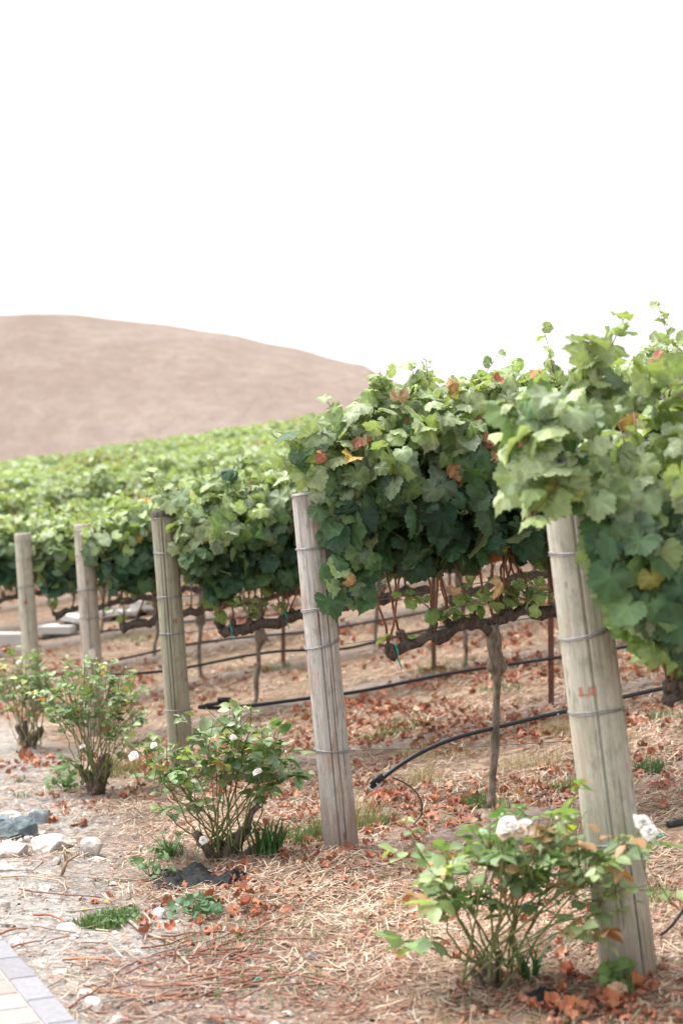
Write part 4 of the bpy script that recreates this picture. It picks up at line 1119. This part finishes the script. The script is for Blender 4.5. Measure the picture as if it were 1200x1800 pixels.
rose((168, 1396), (80, 1140, 245, 1310), None, 'loose rose bush second from the left, small leaved, before the bleached post', 203, 24,
     [(146, 1313, .020, 'w'), (168, 1168, .010, 'b'), (222, 1174, .010, 'b')],
     [(-12, -40, .022), (10, -60, .02), (24, -70, .02), (-28, -50, .014), (4, -35, .026), (18, -40, .024)], leaf=.036, dens=.55, light=1.3, red=.05,
     extra_tips=[(255, 1240), (272, 1285), (240, 1260), (120, 1330), (88, 1370), (65, 1210), (245, 1180)])
rose((52, 1316), (-25, 1130, 105, 1240), None, 'leftmost rose bush, before the rust spotted post', 204, 20,
     [(34, 1164, .020, 'w'), (34, 1208, .016, 'w'), (54, 1220, .016, 'w')], [(-22, -40, .024), (20, -38, .028), (8, -30, .026), (-8, -50, .018)], leaf=.038, dens=.55, light=1.25)

# ------------------------------------------------------------------ black weed fabric
def fabric(px, py, w, d, h, label, seed, rot=0.0):
    p = hit(px, py); rng = np.random.default_rng(seed); n = 40
    a = np.linspace(-1, 1, n); A, B = np.meshgrid(a, a)
    edge = np.clip(1.15 - np.maximum(np.abs(A), np.abs(B)) ** 3, 0, 1)
    x = A * w / 2 * (1 + .35 * noise2(B * 2, A * 0 + seed, 1)); y = B * d / 2 * (1 + .5 * noise2(A * 2.3, B * 0 + seed, 2))
    z = h * (.40 + .55 * noise2(A * 1.7 + seed, B * 1.7, 3) + .8 * np.abs(noise2(A * 3.5 + B, B * 5.5 + seed, 4)) + .25 * noise2(A * 11, B * 11, 5)) * edge + .004
    c, s = math.cos(rot), math.sin(rot); X = p[0] + x * c - y * s; Y = p[1] + x * s + y * c
    V = np.stack([X, Y, ground(X, Y) + np.maximum(z, .004)], -1).reshape(-1, 3)
    i = np.arange(n - 1)[:, None] * n; j = np.arange(n - 1)[None, :]
    F = np.stack([i + j, i + j + 1, i + n + j + 1, i + n + j], -1).reshape(-1, 4)
    o = MB().add(V, F, (.013, .0135, .015)).build('fabric_scrap', M['fabric'], loc=p)
    md = o.modifiers.new('thickness', 'SOLIDIFY'); md.thickness = .003
    tag(done(o), label, 'fabric scrap', 'scraps of black ground fabric')
fabric(322, 1552, .28, .28, .055, 'long crumpled black fabric left of the fullest rose base', 5, .25)
fabric(398, 1552, .14, .18, .055, 'small grey black fabric fold right under the fullest rose base', 9, -.4)
fabric(955, 1762, .10, .09, .05, 'black fabric scrap under the nearest rose bush', 12)
fabric(655, 1796, .018, .02, .012, 'tiny black scrap at the bottom edge of the picture', 13)

# ------------------------------------------------------------------ litter: straw, leaves, twigs, pebbles, grass
rng = np.random.default_rng(900)
def wedge(n, y0, y1, p=1.2, half=.30):
    """points over the ground before the camera, thinner with distance"""
    q = rng.random(n); k = 1 - p
    Y = (y0 ** k + q * (y1 ** k - y0 ** k)) ** (1 / k)
    X = rng.uniform(-half, half, n) * Y
    return X, Y

def strips(X, Y, ln, wd, col, lift, curve, rise):
    n = len(X); a = rng.uniform(0, 2 * np.pi, n)
    d = np.stack([np.cos(a), np.sin(a)], -1); s = np.stack([-np.sin(a), np.cos(a)], -1)
    off = rng.uniform(-1, 1, n) * curve * ln
    tilt = rng.uniform(-1, 1, n) * rise
    V = np.zeros((n, 3, 2, 3))
    for k, f in enumerate((-.5, 0., .5)):
        cx = X + d[:, 0] * f * ln + s[:, 0] * off * (1 - 4 * f * f); cy = Y + d[:, 1] * f * ln + s[:, 1] * off * (1 - 4 * f * f)
        cz = ground(cx, cy) + lift + np.maximum(f * tilt * ln, -.002) + .003
        for e, sg in enumerate((-1, 1)):
            V[:, k, e, 0] = cx + s[:, 0] * wd * sg / 2; V[:, k, e, 1] = cy + s[:, 1] * wd * sg / 2; V[:, k, e, 2] = cz + sg * wd * .3 * rng.uniform(-1, 1, n)
    b = (np.arange(n) * 6)[:, None]
    F = np.concatenate([b + np.array([[0, 1, 3, 2]]), b + np.array([[2, 3, 5, 4]])])
    return V.reshape(-1, 3), F, np.repeat(col, 6, 0)

# dry straw
X, Y = wedge(240000, 3.3, 17)
u, v = uv(X, Y)
thr = np.clip((u - .13 * np.minimum(v - 4, 5) + 1.2 * noise2(X * .9, Y * .9, 40) - 1.25) / .7, .15, 1)
thr = thr * np.where(((v - ROWS['A'] + .35) % 2.31 < .5) & (u > 2.8), .35, 1) * np.clip(.50 + 1.9 * noise2(X * 1.5, Y * 1.5, 41) + .9 * noise2(X * 5, Y * 5, 42), .06, 1)
m = rng.random(len(X)) < thr; X, Y = X[m], Y[m]; n = len(X)
pal = np.array([(.51, .40, .285), (.43, .32, .225), (.31, .20, .145), (.60, .51, .42), (.26, .135, .09), (.42, .355, .29)])
c = pal[rng.choice(6, n, p=[.20, .17, .22, .11, .20, .10])] * rng.uniform(.6, 1.3, (n, 1)) * (1 + .7 * noise2(X * 3, Y * 3, 44))[:, None]
sc = (Y / 4.2) ** .75
g = MB().add(*strips(X, Y, rng.uniform(.025, .12, n) * sc ** .5, rng.uniform(.0012, .0034, n) * sc, c, rng.uniform(0, .020, n), .05, .34))
tag(g.build('straw', M['straw'], smooth=False), 'dry straw and cut grass covering the vineyard floor', 'straw', kind='stuff')

# fallen vine leaves
X, Y = wedge(46000, 3.4, 24, 1.05)
u, v = uv(X, Y)
den = np.clip((u - 1.9) / .8, 0.0, 1) * np.clip(.35 + 2.4 * noise2(X * 1.4, Y * 1.4, 50) + .5 * noise2(X * 4, Y * 4, 51), 0.02, 1)
den *= np.interp(v, [4, 7, 8.5], [.34, .5, 1.0])
lo = [(hit(1040, 1775), .26, .5), (hit(430, 1555), .28, .35), (hit(215, 1400), .38, .4), (hit(560, 1520), .25, .5), (hit(690, 1395), .16, .9), (hit(400, 1590), .3, .5), (hit(60, 1340), .3, .6)]
for (p, rr, a) in lo: den = np.maximum(den, a * np.exp(-((X - p[0]) ** 2 + ((Y - p[1]) * .8) ** 2) / rr ** 2))
m = rng.random(len(X)) < den * .6; X, Y = X[m], Y[m]; n = len(X)
pal = np.array([(.36, .155, .098), (.29, .125, .082), (.43, .225, .145), (.46, .31, .215), (.25, .11, .075)])
C = pal[rng.choice(5, n, p=[.34, .24, .2, .1, .12])] * rng.uniform(.75, 1.2, (n, 1))
P = np.stack([X, Y, ground(X, Y) + rng.uniform(.008, .028, n)], -1)
R = frames(ZD + .55 * rng.standard_normal((n, 3)), rng.standard_normal((n, 3))); s = rng.uniform(.012, .032, n) * np.interp(Y, [4, 12], [.8, 1.35])
g = MB(); q = rng.integers(0, 4, n)
for a in range(4): m = q == a; g.inst(DRY[a], R[m], P[m], s[m], C[m])
tag(g.build('leaf_litter', M['litter']), 'red brown fallen vine leaves strewn under the rows', 'leaf litter', kind='stuff')

def fallen(spots, label, seed):
    r_ = np.random.default_rng(seed)
    for (px, py, s, c) in spots:
        p = hit(px, py); o = MB()
        R = frames((ZD + .45 * r_.standard_normal(3) - np.array([0, .4, 0]))[None], r_.standard_normal((1, 3)))
        o.inst(DRY[r_.integers(4)], R, (p + ZD * (.012 + s * .35))[None], np.array([s * .72]), np.array([np.array(c) * r_.uniform(.6, 1.05)]))
        tag(done(o.build('fallen_leaf', M['litter'], loc=p)), label, 'fallen leaf', label)
OR, TN, RD = (.50, .20, .10), (.50, .33, .22), (.38, .13, .08)
fallen([(1135, 1725, .060, OR), (1150, 1740, .05, RD), (1120, 1752, .05, OR), (1090, 1762, .045, TN), (1105, 1770, .05, OR), (1005, 1725, .05, RD), (1020, 1732, .045, RD), (1050, 1758, .04, OR), (1020, 1778, .04, OR), (1065, 1780, .05, OR), (1130, 1778, .04, TN), (1000, 1790, .045, OR), (940, 1785, .04, RD), (970, 1780, .04, OR), (1085, 1795, .04, RD), (985, 1760, .04, OR)],
       'curled orange dead leaf at the foot of the pale thick post', 1)
fallen([(672, 1402, .07, RD), (688, 1412, .06, RD), (660, 1410, .05, RD), (705, 1400, .045, (.3, .1, .06)), (715, 1412, .04, RD)], 'curled red brown dead leaf below the silver hose clamp', 2)
fallen([(370, 1590, .045, OR), (382, 1598, .04, OR), (430, 1605, .045, RD), (412, 1612, .04, OR), (450, 1596, .04, OR), (300, 1640, .035, RD), (545, 1490, .035, (.42, .22, .14)), (560, 1480, .04, (.36, .18, .12))], 'crisp orange dead leaf around the fullest rose base', 3)

# twigs: vine prunings
def twig_pts(p, a, ln, bend, r_):
    k = np.linspace(-.5, .5, 9); d = np.array([math.cos(a), math.sin(a), 0]); s = np.array([-d[1], d[0], 0])
    kin = np.cumsum(r_.standard_normal(9)) * .022 * ln
    P = p + d * (k * ln)[:, None] + s * (bend * ln * (1 - 4 * k * k) + kin)[:, None]
    P[:, 2] = np.maximum(ground(P[:, 0], P[:, 1]), P[:, 2] * 0 + ground(p[0], p[1]) - .02) + .006
    lift = np.convolve(P[:, 2], np.ones(5) / 5, 'same'); P[2:-2, 2] = np.maximum(lift[2:-2], P[2:-2, 2] - .004) + .003
    return P
def twig(p, a, ln, r, col, label, r_, group='vine prunings on the ground', fork=False):
    g = MB(); P = twig_pts(p, a, ln, r_.uniform(-.16, .16), r_); P[:, 2] += r_.uniform(0, .012)
    g.tube(P, np.linspace(r, r * .6, 9), 6, np.array(col) * r_.uniform(.8, 1.2), .12, r_)
    if fork:
        Q = twig_pts(P[4] + np.array([math.cos(a + .35), math.sin(a + .35), 0]) * ln * .22, a + .35, ln * .45, .05, r_); Q[0] = P[4]; g.tube(Q, np.linspace(r * .7, r * .4, 9), 6, col, .12, r_)
    tag(done(g.build('twig', M['twig'], loc=p)), label, 'twig', group)
r_ = np.random.default_rng(31)
RT, GT = (.235, .110, .078), (.30, .245, .20)
def tw2(p1, p2, r, col, label, fork=False):
    a, b = hit(*p1), hit(*p2); d = b - a
    twig((a + b) / 2, math.atan2(d[1], d[0]), float(np.linalg.norm(d[:2])), r, col, label, r_, fork=fork)
tw2((0, 1650), (50, 1639), .0055, (.30, .15, .09), 'thick reddish twig poking in from the left edge')
tw2((0, 1629), (32, 1638), .004, GT, 'thin grey twig touching the thick reddish one at the left edge')
tw2((60, 1614), (122, 1627), .005, (.28, .12, .08), 'straight red twig left of the yellow flowered grass')
tw2((55, 1632), (135, 1645), .004, GT, 'long grey brown twig below the straight red one')
tw2((112, 1692), (210, 1700), .005, (.36, .19, .11), 'forked orange brown twig lying on the pale gravel', True)
tw2((136, 1664), (190, 1665), .004, (.33, .27, .24), 'short grey twig below the grass patch')
tw2((165, 1742), (330, 1762), .005, (.36, .18, .10), 'long orange brown twig reaching from gravel into the straw')
tw2((215, 1598), (345, 1748), .0065, (.36, .25, .20), 'longest pale branch sweeping down from the grass patch')
tw2((255, 1612), (262, 1660), .005, (.36, .26, .21), 'crooked pale twig right of the grass patch')
tw2((300, 1740), (470, 1705), .005, RT, 'dark red branch through the middle of the twig heap')
tw2((380, 1690), (560, 1610), .005, (.33, .17, .11), 'straight orange twig pointing from heap to the peeling post')
tw2((35, 1570), (180, 1585), .004, RT, 'dark arched twig below the dried root')
tw2((0, 1547), (130, 1562), .005, (.50, .37, .25), 'long pale straw coloured stalk below the drain')
tw2((540, 1705), (600, 1708), .006, (.35, .17, .10), 'stout short orange twig in the straw')
tw2((520, 1745), (640, 1700), .0045, (.27, .16, .12), 'bent grey twig in the straw at bottom middle')
heap = [(330, 1700, .30), (380, 1720, .3), (300, 1760, .22), (420, 1690, .25), (350, 1660, .3), (450, 1720, .3)]
for k in range(70):
    h_ = heap[r_.integers(6)]; p = hit(h_[0] + r_.normal(0, 45), min(h_[1] + r_.normal(0, 28), 1830))
    twig(p, r_.normal(.75, .75), r_.uniform(.10, .42), r_.uniform(.0025, .0045), RT if r_.random() < .7 else GT, 'reddish vine twig in the heap between grass patch and straw', r_, 'twigs of the heap')
for k in range(70):
    p = hit(r_.uniform(30, 760), r_.uniform(1525, 1810)) if k < 45 else hit(r_.uniform(560, 1190), r_.uniform(1400, 1790))
    twig(p, r_.uniform(-1.6, 1.6), r_.uniform(.08, .28), r_.uniform(.002, .0042), RT if r_.random() < .6 else GT, 'thin dry twig scattered singly over the straw', r_, 'twigs scattered over the straw')
# dried root
p = hit(112, 1540); g = MB()
for (a, b, c, r0) in (((84, 1548), (108, 1545), (118, 1517), .010), ((118, 1519), (128, 1512), (138, 1506), .006), ((116, 1520), (114, 1508), (113, 1498), .004), ((95, 1546), (80, 1552), (70, 1556), .005)):
    P = [at(*q, p[1]) + ZD * .01 for q in (a, b, c)]; P = [P[0], (P[0] + P[1]) / 2, P[1], (P[1] + P[2]) / 2 - np.array([0, .01, 0]), P[2]]
    g.tube(P, np.linspace(r0 * 1.2, r0 * .7, 5), 7, (.30, .20, .13), .2, r_)
tag(done(g.build('dried_root', M['twig'], loc=p)), 'brown forked dried root standing up beside the rocks', 'root')
# fine twig litter
X, Y = wedge(30000, 3.3, 10, 1.2); u, v = uv(X, Y); m = rng.random(30000) < np.clip((u - .9) / .3, .0, 1) * np.clip(.7 + 1.5 * noise2(X * 1.5, Y * 1.5, 61), .1, 1); X, Y = X[m], Y[m]; n = len(X)
c = np.array([(.23, .10, .07), (.30, .16, .11), (.28, .22, .18), (.16, .09, .07)])[rng.integers(0, 4, n)] * rng.uniform(.8, 1.2, (n, 1))
g = MB().add(*strips(X, Y, rng.uniform(.012, .08, n), rng.uniform(.002, .006, n), c, rng.uniform(.002, .014, n), .08, .12))
tag(g.build('wood_chips', M['twig'], smooth=False), 'fine chips of bark and twig among the straw', 'wood chips', kind='stuff')

# gravel
X, Y = wedge(16000, 3.3, 9, 1.4); u, v = uv(X, Y)
m = (rng.random(16000) < np.clip((2.1 - u + .13 * np.minimum(v - 4, 5)) / .8, .05, 1)) & (u > .86); X, Y = X[m], Y[m]; n = len(X)
oc = np.array([(1, 0, 0), (0, 1, 0), (-1, 0, 0), (0, -1, 0), (0, 0, .7), (.7, .7, .25), (-.7, .7, .25), (-.7, -.7, .25), (.7, -.7, .25)], float)
OF = np.array([[4, 0, 5], [4, 5, 1], [4, 1, 6], [4, 6, 2], [4, 2, 7], [4, 7, 3], [4, 3, 8], [4, 8, 0]])
C = np.array([(.42, .39, .36), (.50, .46, .42), (.22, .19, .18), (.36, .29, .24), (.56, .53, .50)])[rng.integers(0, 5, n)] * rng.uniform(.8, 1.15, (n, 1))
P = np.stack([X, Y, ground(X, Y) - .001], -1); s = .0042 * np.exp(.6 * rng.standard_normal(n))
g = MB().inst((oc, [OF], np.zeros(9), None), frames(ZD + .3 * rng.standard_normal((n, 3)), rng.standard_normal((n, 3))), P, s, C)
tag(g.build('gravel', M['pebble'], smooth=False), 'pale gravel and crumbs of earth beside the path', 'gravel', kind='stuff')

# grass
def blades(g, ctr, rad, n, ln, col, wd=.004, spread=.5):
    a = rng.uniform(0, 6.28, n); r = rad * np.sqrt(rng.random(n)); X = ctr[0] + r * np.cos(a); Y = ctr[1] + r * np.sin(a)
    b = rng.uniform(0, 6.28, n); l_ = ln * rng.uniform(.5, 1.2, n); lean = spread * rng.uniform(.2, 1.2, n)
    d = np.stack([np.cos(b), np.sin(b), 0 * b], -1); s = np.stack([-np.sin(b), np.cos(b), 0 * b], -1)
    base = np.stack([X, Y, ground(X, Y) - .004], -1); V = np.zeros((n, 4, 2, 3))
    for k, f in enumerate((0, .4, .75, 1.0)):
        c = base + d * (l_ * lean * f ** 1.7)[:, None] + ZD * (l_ * f * np.sqrt(np.clip(1 - (lean * f) ** 2 * .6, .1, 1)))[:, None]
        w = wd * (1, .9, .6, .08)[k]
        V[:, k, 0] = c - s * w / 2; V[:, k, 1] = c + s * w / 2
    bb = (np.arange(n) * 8)[:, None]
    F = np.concatenate([bb + np.array([[q, q + 1, q + 3, q + 2]]) for q in (0, 2, 4)])
    C = np.repeat(np.array(col) * rng.uniform(.7, 1.3, (n, 1)), 8, 0)
    g.add(V.reshape(-1, 3), F, C)
g = MB(); GRN = (.105, .175, .06); DGR = (.06, .125, .045); DRYG = (.36, .29, .17)
for (px, py, rp, n, ln, c) in [(185, 1625, 38, 420, .045, GRN), (215, 1612, 34, 260, .04, GRN), (150, 1628, 24, 160, .035, GRN), (645, 1452, 40, 240, .06, GRN), (838, 1416, 26, 200, .07, GRN), (875, 1422, 28, 100, .06, GRN), (990, 1390, 30, 160, .07, GRN),
                               (1140, 1358, 26, 240, .07, DGR), (540, 1480, 46, 240, .10, GRN), (575, 1470, 36, 140, .11, (.17, .20, .08)), (300, 1500, 24, 90, .06, DGR), (700, 1285, 60, 260, .07, GRN), (660, 1300, 40, 160, .06, GRN), (880, 1215, 40, 180, .07, GRN),
                               (210, 1365, 40, 220, .14, (.20, .20, .09)), (480, 1180, 40, 200, .08, GRN), (780, 1120 + 60, 50, 200, .08, GRN), (200, 1125, 34, 120, .09, GRN), (250, 1125, 24, 120, .09, GRN), (40, 1375, 14, 50, .04, DGR), (40, 1402, 14, 40, .03, DGR),
                               (740, 1380, 36, 160, .10, DRYG), (700, 1600, 30, 100, .05, DRYG), (980, 1290, 30, 120, .10, DRYG), (620, 1450, 50, 120, .16, DRYG), (1150, 1590, 40, 220, .06, (.20, .22, .09)), (380, 1660, 100, 120, .05, GRN), (460, 1740, 120, 120, .05, GRN), (1090, 1740, 30, 50, .07, GRN), (250, 1560, 90, 90, .03, GRN),
                               (1170, 1265, 40, 160, .06, GRN), (1110, 1180, 40, 160, .07, GRN), (640, 1440, 60, 160, .05, GRN), (930, 1350, 60, 200, .07, DRYG), (1060, 1310, 60, 200, .08, DRYG), (760, 1330, 70, 240, .07, DRYG), (560, 1265, 60, 150, .06, DRYG)]:
    p = hit(px, py); blades(g, p, rp * p[1] / 2500, n, ln, c, .0035)
X, Y = wedge(700, 3.4, 14, 1.1); u, v = uv(X, Y)
for x, y, uu in zip(X, Y, u):
    if uu > 1.3 and noise2(x * 1.1, y * 1.1, 71) > .02: blades(g, (x, y), .03, 7, .05, GRN if rng.random() < .6 else DRYG, .003)
tag(g.build('grass', M['grass'], smooth=False), 'short green and dry grass sprouting through the straw', 'grass', kind='stuff')

# single weeds
def weed(name, px, py, rp, n, ln, wd, col, label, cat, spread=.7):
    p = hit(px, py); g = MB(); blades(g, p, rp * p[1] / 2500, n, ln, col, wd, spread); return tag(done(g.build(name, M['grass'], loc=p)), label, cat)
weed('plantain_weed', 468, 1506, 26, 70, .17, .014, (.065, .14, .045), 'dark green strap leaved weed clump right of the fullest rose', 'weed', .75)
weed('plantain_weed', 300, 1508, 10, 22, .12, .012, (.07, .14, .05), 'small strap leaved weed left of the fullest rose', 'weed', .95)
weed('plantain_weed', 930, 1725, 14, 16, .16, .014, (.05, .115, .04), 'strap leaved weed under the nearest rose bush', 'weed', .9)
def leafy(name, px, py, rp, n, hgt, s0, col, label, cat, seed):
    p = hit(px, py); r_ = np.random.default_rng(seed); o = empty(name, p); tag(o, label, cat); pl = Plant(MID, seed); R0 = rp * p[1] / 2500; st = MB()
    a = r_.uniform(0, 6.28, n); r = R0 * np.sqrt(r_.random(n)); z = hgt * r_.uniform(.3, 1, n) * (1 - .4 * r / R0)
    P = p + np.stack([r * np.cos(a), r * np.sin(a), z], -1)
    for q in P[::2]: st.tube([p + (q - p) * .05, p + (q - p) * .55 + ZD * .01, q], (.0018, .0014, .001), 4, (.12, .17, .06))
    st.build('stem', M['cane'], o)
    pl.put(P, ZD + np.array([0, -.4, 0]) + .4 * r_.standard_normal((n, 3)), np.stack([np.cos(a), np.sin(a), 0 * a - .3], -1), s0 * np.exp(.2 * r_.standard_normal(n)), np.array(col) * r_.uniform(.75, 1.25, (n, 1)))
    pl.build(o); return o, p
leafy('mallow_weed', 345, 1612, 46, 46, .09, .022, (.075, .15, .075), 'low broad leaved green weed below the black fabric', 'weed', 41)
leafy('mallow_weed', 115, 1392, 40, 60, .20, .022, (.12, .20, .07), 'pale green leafy weed left of the small leaved rose base', 'weed', 42)
leafy('mallow_weed', 1083, 1752, 30, 16, .14, .028, (.13, .20, .07), 'thin weed with yellow green leaves at the pale post foot', 'weed', 43)
leafy('mallow_weed', 205, 1620, 50, 120, .05, .007, (.10, .17, .07), 'low weed with two yellow flowers in the grass patch', 'weed', 45)
so, sp = leafy('rose_seedling', 265, 1545, 40, 30, .16, .018, (.10, .175, .07), 'small rose seedling with one white flower left of the black fabric', 'seedling', 44)
done(bloom(so, at(248, 1492, sp[1] - .03), .020, 99, (.88, .88, .86), True))
for k, (px, py) in enumerate([(148, 1611), (187, 1596)]):
    p = hit(px, py + 8); g = MB()
    for a in np.linspace(0, 6.28, 7)[:-1]: g.add(p + ZD * .04 + np.array([[0, 0, 0], [math.cos(a - .4) * .009, math.sin(a - .4) * .009, .006], [math.cos(a) * .012, math.sin(a) * .012, .004], [math.cos(a + .4) * .009, math.sin(a + .4) * .009, .006]]), np.array([[0, 1, 2, 3]]), (.70, .48, .03))
    o = g.build('weed_flower', M['petal'], loc=p); tag(o, ('yellow weed flower at the left of the grass patch', 'yellow weed flower at the top of the grass patch')[k], 'flower')
    MB().tube([p, p + ZD * .02 + UD * .002, p + ZD * .04], .001, 4, (.12, .18, .06)).build('stem', M['cane'], o); done(o)
# bits of green tie tape on the ground
for k, (px, py, lab) in enumerate([(453, 1732, 'green plastic tie scrap lying in the straw at bottom middle'), (663, 1448, 'green plastic tie scrap in grass right of the peeling post'), (1162, 1474, 'green plastic tie scrap right of the pale post')]):
    p = hit(px, py) + ZD * .012; g = MB(); th = np.linspace(0, 5, 10)
    g.tube(p + .014 * np.stack([np.cos(th), np.sin(th), .5 * np.sin(th * 1.4)], -1), .003, 5, (.03, .30, .25)); tag(done(g.build('tie_scrap', M['plastic'], loc=p)), lab, 'scrap')
